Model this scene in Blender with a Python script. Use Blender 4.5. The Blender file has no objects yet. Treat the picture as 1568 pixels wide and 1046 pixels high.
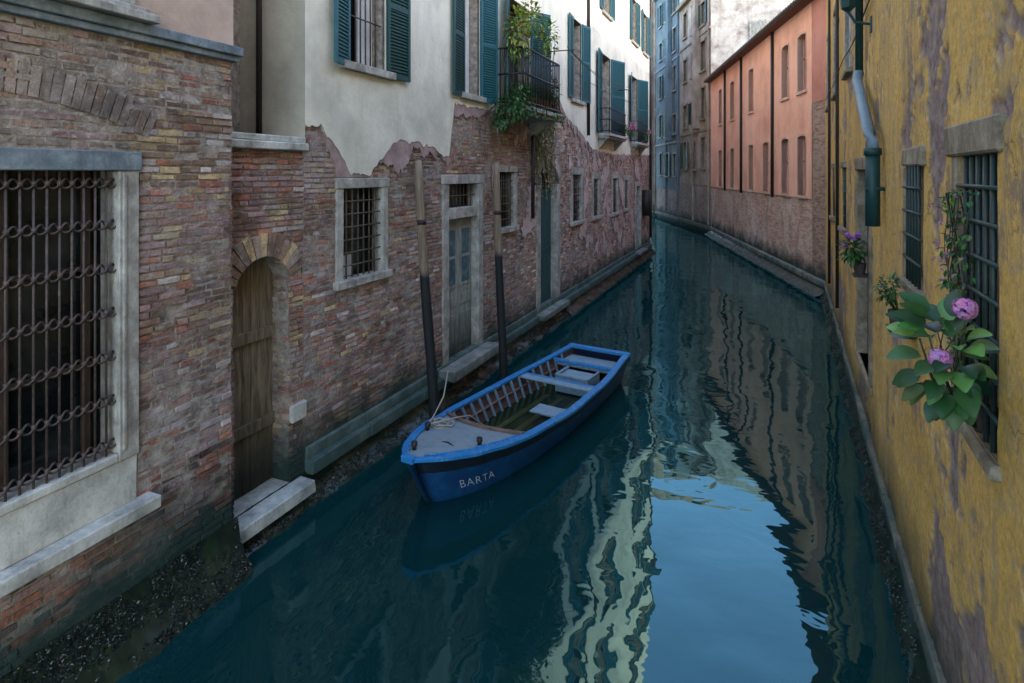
import bpy, math, random
from mathutils import Vector, noise
random.seed(7)
R=random.random
def U(a,b): return a+(b-a)*R()
def NZ(x,y,z=0.0): return noise.noise(Vector((x,y,z)))
def mixc(a,b,t):
    t=max(0,min(1,t)); return tuple(a[i]*(1-t)+b[i]*t for i in range(3))
scene=bpy.context.scene
try:
    scene.view_settings.view_transform='Standard'; scene.view_settings.look='None'; scene.view_settings.exposure=0
except Exception: pass

# ---------------------------------------------------------------- mesh builder
class MB:
    def __init__(s): s.V=[];s.F=[];s.UV=[];s.C=[];s.M=[]
    def v(s,p,c=(1,1,1)):
        s.V.append(tuple(p)); s.C.append(c); return len(s.V)-1
    def f(s,idx,uv=None,mi=0):
        s.F.append(tuple(idx)); s.UV.append(uv or [(s.V[i][1],s.V[i][2]) for i in idx]); s.M.append(mi)
    def face(s,pts,uv=None,mi=0,c=(1,1,1)):
        s.f([s.v(p,c) for p in pts],uv,mi)
    def box8(s,P,mi=0,c=(1,1,1)):
        b=[s.v(p,c) for p in P]
        for q in ((0,3,2,1),(4,5,6,7),(0,1,5,4),(1,2,6,5),(2,3,7,6),(3,0,4,7)):
            s.f([b[i] for i in q],None,mi)
    def box(s,x0,x1,y0,y1,z0,z1,mi=0,c=(1,1,1)):
        s.box8([(x0,y0,z0),(x1,y0,z0),(x1,y1,z0),(x0,y1,z0),(x0,y0,z1),(x1,y0,z1),(x1,y1,z1),(x0,y1,z1)],mi,c)
    def wbox(s,W,y0,y1,z0,z1,o0,o1,mi=0,c=(1,1,1),j=0):
        P=[W.P(y0,z0,o0),W.P(y0,z0,o1),W.P(y1,z0,o1),W.P(y1,z0,o0),W.P(y0,z1,o0),W.P(y0,z1,o1),W.P(y1,z1,o1),W.P(y1,z1,o0)]
        if j: P=[tuple(a+U(-j,j) for a in p) for p in P]
        s.box8(P,mi,c)
    def tube(s,pts,r,seg=8,mi=0,c=(1,1,1),cap=True):
        pts=[Vector(p) for p in pts]; n=len(pts)
        rs=r if isinstance(r,(list,tuple)) else [r]*n
        rings=[]
        for i,p in enumerate(pts):
            t=(pts[min(i+1,n-1)]-pts[max(i-1,0)]).normalized()
            up=Vector((0,0,1)) if abs(t.z)<.9 else Vector((1,0,0))
            a=t.cross(up).normalized(); b=t.cross(a)
            cc=c[i] if isinstance(c,list) else c
            rings.append([s.v(p+(a*math.cos(2*math.pi*k/seg)+b*math.sin(2*math.pi*k/seg))*rs[i],cc) for k in range(seg)])
        for i in range(n-1):
            for k in range(seg):
                s.f([rings[i][k],rings[i][(k+1)%seg],rings[i+1][(k+1)%seg],rings[i+1][k]],None,mi)
        if cap:
            s.f(rings[0][::-1],None,mi); s.f(rings[-1],None,mi)
    def build(s,name,mats,parent=None,smooth=False,bevel=0):
        me=bpy.data.meshes.new(name); me.from_pydata(s.V,[],s.F)
        uvl=me.uv_layers.new(name='UVMap')
        flat=[]
        for u in s.UV:
            for a in u: flat.extend((a[0],a[1]))
        uvl.data.foreach_set('uv',flat)
        ca=me.color_attributes.new('Col','FLOAT_COLOR','POINT')
        fc=[]
        for c in s.C: fc.extend((c[0],c[1],c[2],1))
        ca.data.foreach_set('color',fc)
        if not isinstance(mats,(list,tuple)): mats=[mats]
        for m in mats: me.materials.append(m)
        me.polygons.foreach_set('material_index',s.M)
        me.polygons.foreach_set('use_smooth',[smooth]*len(s.F) if isinstance(smooth,bool) else [i<smooth for i in range(len(s.F))])
        me.update()
        ob=bpy.data.objects.new(name,me); scene.collection.objects.link(ob)
        if parent: ob.parent=parent
        if bevel:
            m=ob.modifiers.new('bev','BEVEL'); m.width=bevel; m.segments=1; m.limit_method='ANGLE'
        return ob
def empty(name):
    e=bpy.data.objects.new(name,None); scene.collection.objects.link(e); return e

# ---------------------------------------------------------------- materials
class NT:
    def __init__(s,name):
        s.mat=bpy.data.materials.new(name); s.mat.use_nodes=True; s.t=s.mat.node_tree
        s.b=s.t.nodes['Principled BSDF']; s.out=s.t.nodes['Material Output']
    def n(s,typ,**k):
        nd=s.t.nodes.new(typ)
        for a,v in k.items(): setattr(nd,a,v)
        return nd
    def l(s,a,b): s.t.links.new(a,b)
    def set(s,sock,v):
        if hasattr(v,'is_output'): s.l(v,sock)
        elif isinstance(v,(tuple,list)) and len(v)==3 and sock.type=='RGBA': sock.default_value=(*v,1)
        else: sock.default_value=v
    def coord(s,kind='Object',scale=(1,1,1)):
        tc=s.n('ShaderNodeTexCoord'); mp=s.n('ShaderNodeMapping'); mp.inputs['Scale'].default_value=scale
        s.l(tc.outputs[kind],mp.inputs['Vector']); return mp.outputs[0]
    def noise(s,scale,detail=5,vec=None,rough=.6,dist=0):
        nd=s.n('ShaderNodeTexNoise'); nd.inputs['Scale'].default_value=scale; nd.inputs['Detail'].default_value=detail
        nd.inputs['Roughness'].default_value=rough; nd.inputs['Distortion'].default_value=dist
        s.l(vec if vec is not None else s.coord(),nd.inputs['Vector']); return nd.outputs[0]
    def ramp(s,fac,stops):
        nd=s.n('ShaderNodeValToRGB'); s.l(fac,nd.inputs[0]); e=nd.color_ramp.elements
        while len(e)<len(stops): e.new(.5)
        for el,(p,c) in zip(e,stops):
            el.position=p; el.color=(*c,1) if isinstance(c,(tuple,list)) else (c,c,c,1)
        return nd.outputs[0]
    def mix(s,fac,a,b,mode='MIX'):
        nd=s.n('ShaderNodeMix',data_type='RGBA',blend_type=mode)
        s.set(nd.inputs[0],fac); s.set(nd.inputs[6],a); s.set(nd.inputs[7],b); return nd.outputs[2]
    def math(s,op,a,b=0.0):
        nd=s.n('ShaderNodeMath',operation=op); s.set(nd.inputs[0],a); s.set(nd.inputs[1],b); return nd.outputs[0]
    def bump(s,h,strength=.5,dist=.02,nrm=None):
        nd=s.n('ShaderNodeBump'); nd.inputs['Strength'].default_value=strength; nd.inputs['Distance'].default_value=dist
        s.l(h,nd.inputs['Height'])
        if nrm is not None: s.l(nrm,nd.inputs['Normal'])
        return nd.outputs[0]
    def posz(s):
        g=s.n('ShaderNodeNewGeometry'); x=s.n('ShaderNodeSeparateXYZ'); s.l(g.outputs['Position'],x.inputs[0]); return x.outputs[2]
    def cracks(s,scale,wid=.012,lo=.46):
        nz=s.n('ShaderNodeTexNoise'); nz.inputs['Scale'].default_value=3; nz.inputs['Detail'].default_value=5; s.l(s.coord(),nz.inputs['Vector'])
        m=s.n('ShaderNodeMix',data_type='RGBA',blend_type='ADD'); m.inputs[0].default_value=.5; s.l(s.coord(),m.inputs[6]); s.l(nz.outputs[1],m.inputs[7])
        v=s.n('ShaderNodeTexVoronoi',feature='DISTANCE_TO_EDGE'); v.inputs['Scale'].default_value=scale; s.l(m.outputs[2],v.inputs['Vector'])
        c=s.ramp(v.outputs[0],[(0.0,1.0),(wid,0.0)])
        return s.math('MULTIPLY',c,s.ramp(s.noise(.8,4),[(lo,0.0),(lo+.08,1.0)]))
    def fin(s,col,rough=.85,nrm=None,spec=None,metal=0):
        s.set(s.b.inputs['Base Color'],col); s.set(s.b.inputs['Roughness'],rough); s.b.inputs['Metallic'].default_value=metal
        if nrm is not None: s.l(nrm,s.b.inputs['Normal'])
        if spec is not None: s.b.inputs['Specular IOR Level'].default_value=spec
        return s.mat
def wet(s,col,z0=.58,z1=1.15,tint=(.012,.034,.029)):
    h=s.math('ADD',s.posz(),s.math('MULTIPLY',s.math('SUBTRACT',s.noise(1.6,6),.5),.9))
    m=s.n('ShaderNodeMapRange'); s.l(h,m.inputs[0]); m.inputs[1].default_value=z0; m.inputs[2].default_value=z1
    m.inputs[3].default_value=.94; m.inputs[4].default_value=0
    return s.mix(m.outputs[0],col,tint)

def m_brickcol():
    s=NT('weathered_brick'); a=s.n('ShaderNodeAttribute',attribute_name='Col')
    c=s.mix(1.0,a.outputs[0],s.ramp(s.noise(30,6),[(.25,(.60,.58,.57)),(.75,(1.40,1.35,1.3))]),'MULTIPLY')
    c=s.mix(1.0,c,s.ramp(s.noise(.7,6,rough=.6),[(.34,(.55,.52,.53)),(.5,(.95,.94,.94)),(.68,(1.25,1.22,1.2))]),'MULTIPLY')
    c=s.mix(s.math('MULTIPLY',s.ramp(s.noise(1.3,8,rough=.75),[(.50,0.0),(.60,1.0)]),.55),c,(.37,.305,.285))
    c=s.mix(s.math('MULTIPLY',s.ramp(s.noise(7,7,rough=.8),[(.54,0.0),(.61,1.0)]),.6),c,(.47,.41,.37))
    c=s.mix(s.math('MULTIPLY',s.ramp(s.noise(2.3,7,rough=.7),[(.38,1.0),(.48,0.0)]),.65),c,(.07,.05,.042))
    c=s.mix(s.math('MULTIPLY',s.ramp(s.noise(1.0,7,s.coord('Object',(3,3,.5)),.75),[(.52,0.0),(.66,1.0)]),.4),c,(.09,.07,.06))
    c=wet(s,c)
    n=s.bump(s.noise(55,6,rough=.7),.8,.015,s.bump(s.noise(9,6,rough=.7),.6,.03))
    return s.fin(c,.88,n,.25)
def m_mortar():
    s=NT('mortar')
    c=s.ramp(s.noise(9,7,rough=.7),[(.3,(.12,.095,.08)),(.5,(.28,.235,.195)),(.7,(.45,.40,.34))])
    c=wet(s,c)
    return s.fin(c,.95,s.bump(s.noise(40,6),.8,.02),.2)
def m_stone(name,c0,c1,c2,wetz=True,sc=5):
    s=NT(name)
    c=s.ramp(s.noise(sc,8,rough=.7),[(.3,c0),(.5,c1),(.7,c2)])
    c=s.mix(s.math('MULTIPLY',s.ramp(s.noise(28,5),[(.55,0.0),(.7,1.0)]),.5),c,c0)
    c=s.mix(s.math('MULTIPLY',s.ramp(s.noise(1.0,7,s.coord('Object',(4,4,.8)),.75),[(.5,0.0),(.66,1.0)]),.6),c,tuple(x*.6 for x in c0))
    if wetz: c=wet(s,c,.3,.85,(.035,.07,.062))
    return s.fin(c,.8,s.bump(s.noise(35,6,rough=.7),.6,.015),.3)
def m_plaster(name,base,dirt,light,streak=.5,sc=.7,crack=0):
    s=NT(name)
    c=s.ramp(s.noise(sc,8,rough=.65),[(.3,dirt),(.5,base),(.72,light)])
    st=s.noise(1.0,6,s.coord('Object',(3.2,3.2,.35)),.7)
    c=s.mix(s.math('MULTIPLY',s.ramp(st,[(.5,0.0),(.72,1.0)]),streak),c,dirt)
    c=s.mix(s.math('MULTIPLY',s.ramp(s.noise(11,7,rough=.75),[(.56,0.0),(.7,1.0)]),.3),c,dirt)
    if crack: c=s.mix(s.math('MULTIPLY',s.cracks(crack),.6),c,tuple(x*.4 for x in dirt))
    n=s.bump(s.noise(14,8,rough=.65),.35,.03)
    return s.fin(c,.9,n,.2)
def m_paint(name,c,c2,rough=.55,wear=.4,sc=12):
    s=NT(name)
    col=s.mix(s.math('MULTIPLY',s.ramp(s.noise(sc,7,rough=.75),[(.5,0.0),(.72,1.0)]),wear),c,c2)
    return s.fin(col,rough,s.bump(s.noise(40,4),.25,.006),.4)
def m_wood(name,c0,c1,axis=(14,14,1.2),rough=.8,wetz=False):
    s=NT(name); c=s.ramp(s.noise(1.5,8,s.coord('Object',axis),.7,.6),[(.3,c0),(.7,c1)])
    if wetz: c=wet(s,c,.5,1.5,(.016,.022,.016))
    return s.fin(c,rough,s.bump(s.noise(2,7,s.coord('Object',axis),.7),.6,.01),.25)
def m_bricktex(name,ca,cb,cc,mort,tint=None,sc=1.0,amt=.75):
    s=NT(name)
    uv=s.coord('UV',(1,1,1))
    bt=s.n('ShaderNodeTexBrick'); s.l(uv,bt.inputs['Vector'])
    bt.inputs['Scale'].default_value=sc; bt.inputs['Brick Width'].default_value=.25; bt.inputs['Row Height'].default_value=.07
    bt.inputs['Mortar Size'].default_value=.008; bt.inputs['Mortar Smooth'].default_value=.3
    bt.inputs['Color1'].default_value=(0,0,0,1); bt.inputs['Color2'].default_value=(1,1,1,1); bt.inputs['Mortar'].default_value=(.5,.5,.5,1)
    c=s.ramp(bt.outputs[0],[(0.0,ca),(.5,cb),(1.0,cc)])
    c=s.mix(bt.outputs[1],c,mort)
    c=s.mix(s.math('MULTIPLY',s.ramp(s.noise(.8,8,rough=.75),[(.48,0.0),(.60,1.0)]),amt),c,tint or (.4,.34,.3))
    c=s.mix(s.math('MULTIPLY',s.ramp(s.noise(1.2,8,s.coord('Object',(1.5,1.5,.5)),.75),[(.52,0.0),(.66,1.0)]),.5),c,(.16,.11,.08))
    c=wet(s,c)
    return s.fin(c,.9,s.bump(bt.outputs[1],-.6,.01),.2)
def m_attr(name,rough=.5,spec=.4,vary=.25,trans=0):
    s=NT(name); a=s.n('ShaderNodeAttribute',attribute_name='Col')
    c=s.mix(1.0,a.outputs[0],s.ramp(s.noise(18,5),[(.25,1-vary),(.75,1+vary)]),'MULTIPLY')
    s.fin(c,rough,None,spec)
    if trans:
        tr=s.n('ShaderNodeBsdfTranslucent'); s.l(c,tr.inputs[0]); mx=s.n('ShaderNodeMixShader'); mx.inputs[0].default_value=trans
        s.l(s.b.outputs[0],mx.inputs[1]); s.l(tr.outputs[0],mx.inputs[2]); s.l(mx.outputs[0],s.out.inputs[0])
    return s.mat

BR=m_brickcol(); MO=m_mortar()
ST=m_stone('istrian_stone',(.18,.155,.13),(.36,.33,.285),(.55,.52,.46))
STR=m_stone('stained_brown_stone',(.13,.095,.06),(.27,.21,.14),(.42,.35,.25))
STL=m_stone('pale_stone',(.23,.22,.19),(.46,.44,.39),(.65,.62,.56),True,3)
STP=m_stone('pale_step_stone',(.2,.21,.19),(.42,.42,.38),(.6,.6,.55),False,3)
STG=m_stone('grey_band_stone',(.09,.11,.12),(.17,.2,.22),(.3,.33,.34),False)
CREAM=m_plaster('cream_plaster',(.70,.64,.515),(.47,.425,.345),(.78,.73,.61),.45)
SIDEP=m_plaster('side_plaster',(.42,.375,.29),(.29,.26,.20),(.50,.45,.37),.4)
PINKB=m_plaster('beige_pink_plaster',(.52,.37,.29),(.33,.24,.18),(.62,.48,.39),.5)
UNDER=m_plaster('undercoat_plaster',(.32,.22,.20),(.17,.12,.10),(.46,.35,.32),.5,2.5)
PATCH=m_plaster('plaster_remnants',(.50,.37,.33),(.36,.235,.19),(.60,.5,.45),.4,2.5)
TEAL=m_paint('teal_shutter_paint',(.012,.085,.105),(.04,.13,.15),.5,.6)
TEALD=m_paint('dark_green_shutter_paint',(.008,.045,.042),(.02,.08,.075),.5,.5)
IRON=m_paint('rusty_iron',(.018,.015,.014),(.10,.045,.025),.6,.7,25)
s=NT('dark_glass'); GLASS=s.fin(s.ramp(s.noise(2,3),[(.4,(.006,.008,.009)),(.7,(.03,.035,.035))]),.12,None,.5)
CURT=m_plaster('white_curtain',(.57,.57,.56),(.42,.42,.42),(.7,.7,.7),.3,3)
OLDW=m_wood('weathered_door_wood',(.05,.036,.022),(.33,.26,.175),(14,14,1.2),.8,True)
GREYW=m_wood('grey_painted_door',(.12,.12,.10),(.42,.42,.37),(10,10,1.5),.8,True)
GRND=m_wood('green_door_wood',(.015,.05,.05),(.05,.11,.11))
PIPE=m_paint('pipe_paint',(.16,.22,.25),(.10,.06,.04),.5,.5)

# ---------------------------------------------------------------- wall helpers
class Wall:
    def __init__(s,a,b,sg): s.a=a;s.b=b;k=math.sqrt(1+b*b); s.nx=sg/k; s.ny=-sg*b/k
    def P(s,y,z,o=0): return (s.a+s.b*y+o*s.nx, y+o*s.ny, z)
class Leaf:
    def __init__(s,W,yh,d,ang,o0): s.W=W;s.yh=yh;s.d=d;s.c=math.cos(ang);s.s=math.sin(ang);s.o0=o0
    def P(s,u,z,t=0): return s.W.P(s.yh+s.d*(u*s.c-t*s.s),z,s.o0+u*s.s+t*s.c)
def arcdef(h):
    w=h[1]-h[0]; r=h[4]; RR=((w/2)**2+r*r)/(2*r); cz=h[3]+r-RR; return RR,cz,(h[0]+h[1])/2,w
def wall_mesh(mb,W,y0,y1,z0,z1,holes,o=0,depth=.3,mi=0,mr=0):
    holes=[h for h in holes if h[0]<y1 and h[1]>y0 and h[2]<z1 and h[3]>z0]
    ys=sorted({y0,y1}|{v for h in holes for v in (h[0],h[1]) if y0<v<y1})
    H=[(h[0],h[1],h[2],h[3]+(h[4] if len(h)>4 else 0)) for h in holes]
    zs=sorted({z0,z1}|{v for h in H for v in (h[2],h[3]) if z0<v<z1})
    for i in range(len(ys)-1):
        for k in range(len(zs)-1):
            yc=(ys[i]+ys[i+1])/2; zc=(zs[k]+zs[k+1])/2
            if any(h[0]<yc<h[1] and h[2]<zc<h[3] for h in H): continue
            a,b,c,d=ys[i],ys[i+1],zs[k],zs[k+1]
            mb.face([W.P(a,c,o),W.P(b,c,o),W.P(b,d,o),W.P(a,d,o)],[(a,c),(b,c),(b,d),(a,d)],mi)
    for h in holes:
        a,b,c,d=h[:4]
        def q(p1,p2):
            mb.face([W.P(p1[0],p1[1],o),W.P(p2[0],p2[1],o),W.P(p2[0],p2[1],o-depth),W.P(p1[0],p1[1],o-depth)],
                    [(p1[0]+p1[1],0),(p2[0]+p2[1],0),(p2[0]+p2[1],depth),(p1[0]+p1[1],depth)],mr)
        q((a,c),(a,d)); q((b,c),(b,d)); q((a,c),(b,c))
        if len(h)>4 and h[4]>0:
            RR,cz,yc,w=arcdef(h); A=math.asin(min(1,(w/2)/RR)); N=14
            pts=[(yc+RR*math.sin(-A+2*A*i/N),cz+RR*math.cos(-A+2*A*i/N)) for i in range(N+1)]
            zt=d+h[4]
            for i in range(N):
                p,p2=pts[i],pts[i+1]; q(p,p2)
                mb.face([W.P(p[0],p[1],o),W.P(p2[0],p2[1],o),W.P(p2[0],zt,o),W.P(p[0],zt,o)],None,mi)
        else: q((a,d),(b,d))
def free(y0,y1,zc,holes,vh=.0):
    iv=[(y0,y1)]
    for h in holes:
        a=b=None
        if h[2]<zc<h[3]: a,b=h[0],h[1]
        elif len(h)>4 and h[4]>0 and zc>=h[3]:
            RR,cz,yc,w=arcdef(h); v=(h[5] if len(h)>5 else 0); q=(RR+v)**2-(zc-cz)**2
            if q>0:
                hw=min(math.sqrt(q),(RR+v)*min(1,(w/2)/RR)+.01); a,b=yc-hw,yc+hw
        if a is None: continue
        n=[]
        for p,q in iv:
            if b<=p or a>=q: n.append((p,q)); continue
            if a>p: n.append((p,a))
            if b<q: n.append((b,q))
        iv=n
    return iv
def brick(mb,W,a,b,c,d,o,dep,col):
    k=.004+R()*.006; j=.005
    def J(y,z,oo): return W.P(y+U(-j,j),z+U(-j,j),oo+U(-.004,.004))
    P=[mb.v(W.P(a,c,o-dep),col),mb.v(W.P(b,c,o-dep),col),mb.v(W.P(b,d,o-dep),col),mb.v(W.P(a,d,o-dep),col),
       mb.v(J(a+k,c+k,o),col),mb.v(J(b-k,c+k,o),col),mb.v(J(b-k,d-k,o),col),mb.v(J(a+k,d-k,o),col)]
    for q in ((4,5,6,7),(0,1,5,4),(1,2,6,5),(2,3,7,6),(3,0,4,7)): mb.f([P[i] for i in q])
def bricks(mb,W,y0,y1,z0,z1,holes,colfn,zmax=None,ph=.066,o=0,miss=.016):
    z=z0; k=0
    while z<z1-.02:
        zc=z+ph/2
        for (p,q) in free(y0,y1,zc,holes):
            y=p
            first=U(.1,.2) if k%2 else None
            while y<q-.015:
                L=first or random.choice([.24,.25,.23,.21,.12,.27,.13]); first=None
                e=y+L
                if q-e<.07: e=q
                ym=(y+e)/2
                if (zmax is None or zc<zmax(ym)) and R()>miss*(6 if NZ(ym*1.1,zc*1.3,3)>.2 else .5):
                    wv=.018*NZ(ym*.5,zc*.35,21)
                    off=o+.008+.020*NZ(ym*.8,zc*.9,9)+.012*NZ(ym*3,zc*3,19)+U(-.006,.007)
                    if R()<.06: off-=.014
                    g=.0045
                    brick(mb,W,y+g,e-g,z+g+wv,z+ph-g+wv,max(off,o+.001),.05,colfn(ym,zc))
                y=e
        z+=ph; k+=1
def voussoirs(mb,W,h,vh,colfn,n,o=.03,dep=.1,g=.006):
    RR,cz,yc,w=arcdef(h); A=math.asin(min(1,(w/2)/RR))
    for i in range(n):
        a0=-A+2*A*i/n+g/RR; a1=-A+2*A*(i+1)/n-g/RR; oo=o+U(-.008,.008); v=vh*U(.88,1.03); c=colfn(yc,cz+RR)
        def P(r,a,oo_): return W.P(yc+r*math.sin(a),cz+r*math.cos(a),oo_)
        mb.box8([P(RR,a0,oo-dep),P(RR,a0,oo),P(RR,a1,oo),P(RR,a1,oo-dep),P(RR+v,a0,oo-dep),P(RR+v,a0,oo),P(RR+v,a1,oo),P(RR+v,a1,oo-dep)],0,c)
def frame(mb,W,y0,y1,z0,z1,t=.13,o0=-.14,o1=.035,sill=True,lint=None,sl=.05):
    lt=lint or t
    e=.008
    mb.wbox(W,y0-e,y0+t,z0,z1-lt,o0,o1+U(-.004,.004),j=.004)
    mb.wbox(W,y1-t,y1+e,z0,z1-lt,o0,o1+U(-.004,.004),j=.004)
    mb.wbox(W,y0-e-.02,y1+e+.02,z1-lt,z1+e,o0,o1+.012,j=.004)
    if sill: mb.wbox(W,y0-sl,y1+sl,z0-.02,z0+.09,o0,o1+.05,j=.004)
def bars(mb,W,y0,y1,z0,z1,nv,nh,o=-.05,r=.011):
    for i in range(nv):
        y=y0+(y1-y0)*(i+1)/(nv+1); mb.tube([W.P(y,z0,o),W.P(y,z1,o)],r,6)
    for i in range(nh):
        z=z0+(z1-z0)*(i+1)/(nh+1); mb.tube([W.P(y0,z,o+.012),W.P(y1,z,o+.012)],r,6)
def shutter(mb,W,yh,d,w,z0,z1,ang=.08,o=.05):
    L=Leaf(W,yh,d,ang,o); t=.04; fr=.055
    mb.wbox(L,0,fr,z0,z1,0,t); mb.wbox(L,w-fr,w,z0,z1,0,t)
    zs=[z0,(z0+z1)/2,z1-fr*1.3]
    for z in zs: mb.wbox(L,fr,w-fr,z,z+fr*1.3,.003,t-.003)
    z=z0+fr*1.5
    while z<z1-fr*1.6:
        P=[L.P(fr,z,.006),L.P(w-fr,z,.006),L.P(w-fr,z+.012,.006),L.P(fr,z+.012,.006),L.P(fr,z+.03,t-.006),L.P(w-fr,z+.03,t-.006),L.P(w-fr,z+.042,t-.006),L.P(fr,z+.042,t-.006)]
        mb.box8([P[0],P[1],P[5],P[4],P[3],P[2],P[6],P[7]]); z+=.05
    mb.wbox(L,fr,w-fr,z0+.01,z1-.01,.012,.018)

# palettes
RED=(.33,.13,.085);PNK=(.46,.27,.21);PUR=(.29,.18,.175);OCH=(.45,.33,.18);GRY=(.42,.36,.335);DRK=(.10,.07,.06);BRN=(.27,.17,.12)
def pick(ws):
    t=sum(w for w,_ in ws)*R()
    for w,c in ws:
        t-=w
        if t<=0: break
    k=U(.7,1.3); return tuple(x*k for x in c)
def col1(y,z):
    n=NZ(y*1.3,z*1.1,1); m=NZ(y*.9+7,z*1.6,4)
    if z<.75+.15*n: return pick([(3,DRK),(2,(.07,.09,.085)),(1,RED)])
    if z<1.35: return pick([(3.5,RED),(2,PUR),(1,GRY),(1,DRK)])
    if z<2.1: return pick([(2.5,RED),(3,PUR),(2+4*max(0,m),(.42,.36,.37)),(1,PNK)])
    if z<3.1: return pick([(2.5,BRN),(1.2+5*max(0,n),OCH),(2.5,PUR),(1.5,RED),(1,GRY)])
    if z<4.0: return pick([(3,BRN),(3,PUR),(2,RED),(.6+3*max(0,m),OCH)])
    if y<3.4: return pick([(3,(.24,.195,.16)),(2,BRN),(1,PUR),(1,(.28,.235,.185))])
    return pick([(2+4*n,OCH),(3,BRN),(.7,RED),(1,GRY)])
def col2(y,z):
    n=NZ(y*.8,z*1.0,1); m=NZ(y*.6+7,z*1.2,4); q=NZ(y*.5+3,z*.8,8)
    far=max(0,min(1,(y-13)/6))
    if z<.6: return pick([(3,DRK),(2,(.07,.09,.085)),(1,PUR)])
    if z<1.6: b=[(3+4*max(0,m),PUR),(2,GRY),(2,PNK),(1,RED),(1,BRN),(.4,OCH)]
    elif z<2.8: b=[(2.5,PUR),(2+5*max(0,n),PNK),(2,BRN),(1.5+3*max(0,q),GRY),(1.2,RED),(.7,OCH),(.6,(.6,.54,.50))]
    else: b=[(1.5+4*max(0,-n),RED),(3,BRN),(2.5,PUR),(.8+3*max(0,m),OCH),(1,PNK),(.6,GRY)]
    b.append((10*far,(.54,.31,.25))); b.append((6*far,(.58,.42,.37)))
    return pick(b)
def colg(y,z):
    if z>3.6: return pick([(3,RED),(2,PUR),(1,BRN),(.4,GRY)])
    if z<.5: return pick([(3,DRK),(2,(.07,.09,.085))])
    return pick([(2,BRN),(2,PUR),(1,RED),(1.3,OCH),(.5,GRY)])

# ================================================================ LEFT NEAR BRICK HOUSE
W1=Wall(-4.8,0,1); W2=Wall(-5.18,.03,1)
bh=empty('brick_house')
h1=[(1.2,3.50,1.24,4.17)]
mb=MB(); hup=[(1.2,3.35,5.42,7.6)]
wall_mesh(mb,W1,-2,4.5,-.6,5.14,h1,0,.35); mb.face([(-4.8,4.5,-.6),(-7.5,4.5,-.6),(-7.5,4.5,5.14),(-4.8,4.5,5.14)])
mb.build('brick_backing',MO,bh)
mb=MB(); bricks(mb,W1,1.0,4.5,-.1,5.12,h1,col1)
class WC:
    def P(s,y,z,o=0): return (y,4.5+o,z)
bricks(mb,WC(),-5.6,-4.79,0,5.12,[],col1)
mb.build('brick_courses',BR,bh)
mb=MB(); voussoirs(mb,W1,(1.0,3.6,4.20,4.30,.28),.26,lambda y,z:pick([(4,(.24,.195,.16)),(1,(.27,.2,.15))]),36,.016,.03); mb.build('relieving_arch',BR,bh)
mb=MB(); wall_mesh(mb,W1,-2,4.5,5.27,9.5,hup,.03,.3); mb.face([(-4.77,4.5,5.27),(-8,4.5,5.27),(-8,4.5,9.5),(-4.77,4.5,9.5)]); mb.face([(-4.77,-2,9.5),(-4.77,4.5,9.5),(-12,4.5,9.5),(-12,-2,9.5)]); mb.face([(-4.77,-2,-1),(-12,-2,-1),(-12,-2,9.5),(-4.77,-2,9.5)])
mb.build('upper_plaster',PINKB,bh)
mb=MB()
mb.wbox(W1,-2,4.55,5.12,5.18,-.1,.06); mb.wbox(W1,-2,4.58,5.18,5.27,-.1,.09)
mb.wbox(W1,1.0,3.52,4.02,4.18,-.2,.05); mb.build('grey_bands',STG,bh,bevel=.008)
mb=MB()
mb.wbox(W1,3.33,3.505,1.62,4.02,-.2,.035); mb.wbox(W1,3.355,3.39,1.7,4.0,.03,.05)
mb.wbox(W1,.8,3.60,5.275,5.345,-.1,.17); mb.wbox(W1,.8,3.56,5.345,5.40,-.1,.10)
mb.wbox(W1,3.3,3.45,5.40,7.4,-.1,.07)
mb.build('window_jambs',ST,bh,bevel=.008)
mb=MB(); mb.wbox(W1,.9,3.50,1.23,1.62,-.2,.012,j=.004); mb.wbox(W1,.9,3.33,1.62,1.69,-.2,.03)
n=2
for i in range(n):
    a=.9+2.72*i/n; mb.wbox(W1,a+.002,a+2.72/n-.002,1.13+U(-.006,.006),1.235,-.05,.15+U(-.01,.01),j=.006)
mb.build('stone_sill_ledge',STL,bh,bevel=.01)
mb=MB(); mb.face([W1.P(1,1.6,-.25),W1.P(3.4,1.6,-.25),W1.P(3.4,4.1,-.25),W1.P(1,4.1,-.25)]); mb.face([W1.P(1,5.3,-.15),W1.P(3.4,5.3,-.15),W1.P(3.4,7.6,-.15),W1.P(1,7.6,-.15)])
mb.build('dark_window_pane',GLASS,bh)
mb=MB()
for yv in (2.0,2.62,3.2): mb.wbox(W1,yv,yv+.05,1.7,4.02,-.24,-.2)
for zv in (2.4,3.2): mb.wbox(W1,1.4,3.33,zv,zv+.04,-.235,-.205)
mb.build('window_sash',m_wood('sash_wood',(.03,.02,.015),(.09,.06,.04)),bh)
mb=MB()
y=1.5
yy=[]
while y<3.32: yy.append(y); y+=.088
for y in yy: mb.tube([W1.P(y,1.69,-.02),W1.P(y,4.02,-.02)],.010,6)
for zr in [1.78,2.14,2.50,2.86,3.22,3.58,3.92]:
    for ph in (0,math.pi):
        pts=[]; y=1.5
        while y<3.34:
            pts.append(W1.P(y,zr+.036*math.sin((y-1.5)/.088*math.pi+ph),-.02+.014*math.cos((y-1.5)/.088*math.pi+ph))); y+=.011
        mb.tube(pts,.0095,5)
    for y in yy: mb.tube([W1.P(y,zr-.02,-.015),W1.P(y,zr+.02,-.015)],.02,6)
mb.build('iron_grille',m_paint('grille_iron',(.05,.036,.032),(.19,.10,.07),.5,.8,25),bh,smooth=True)

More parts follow.
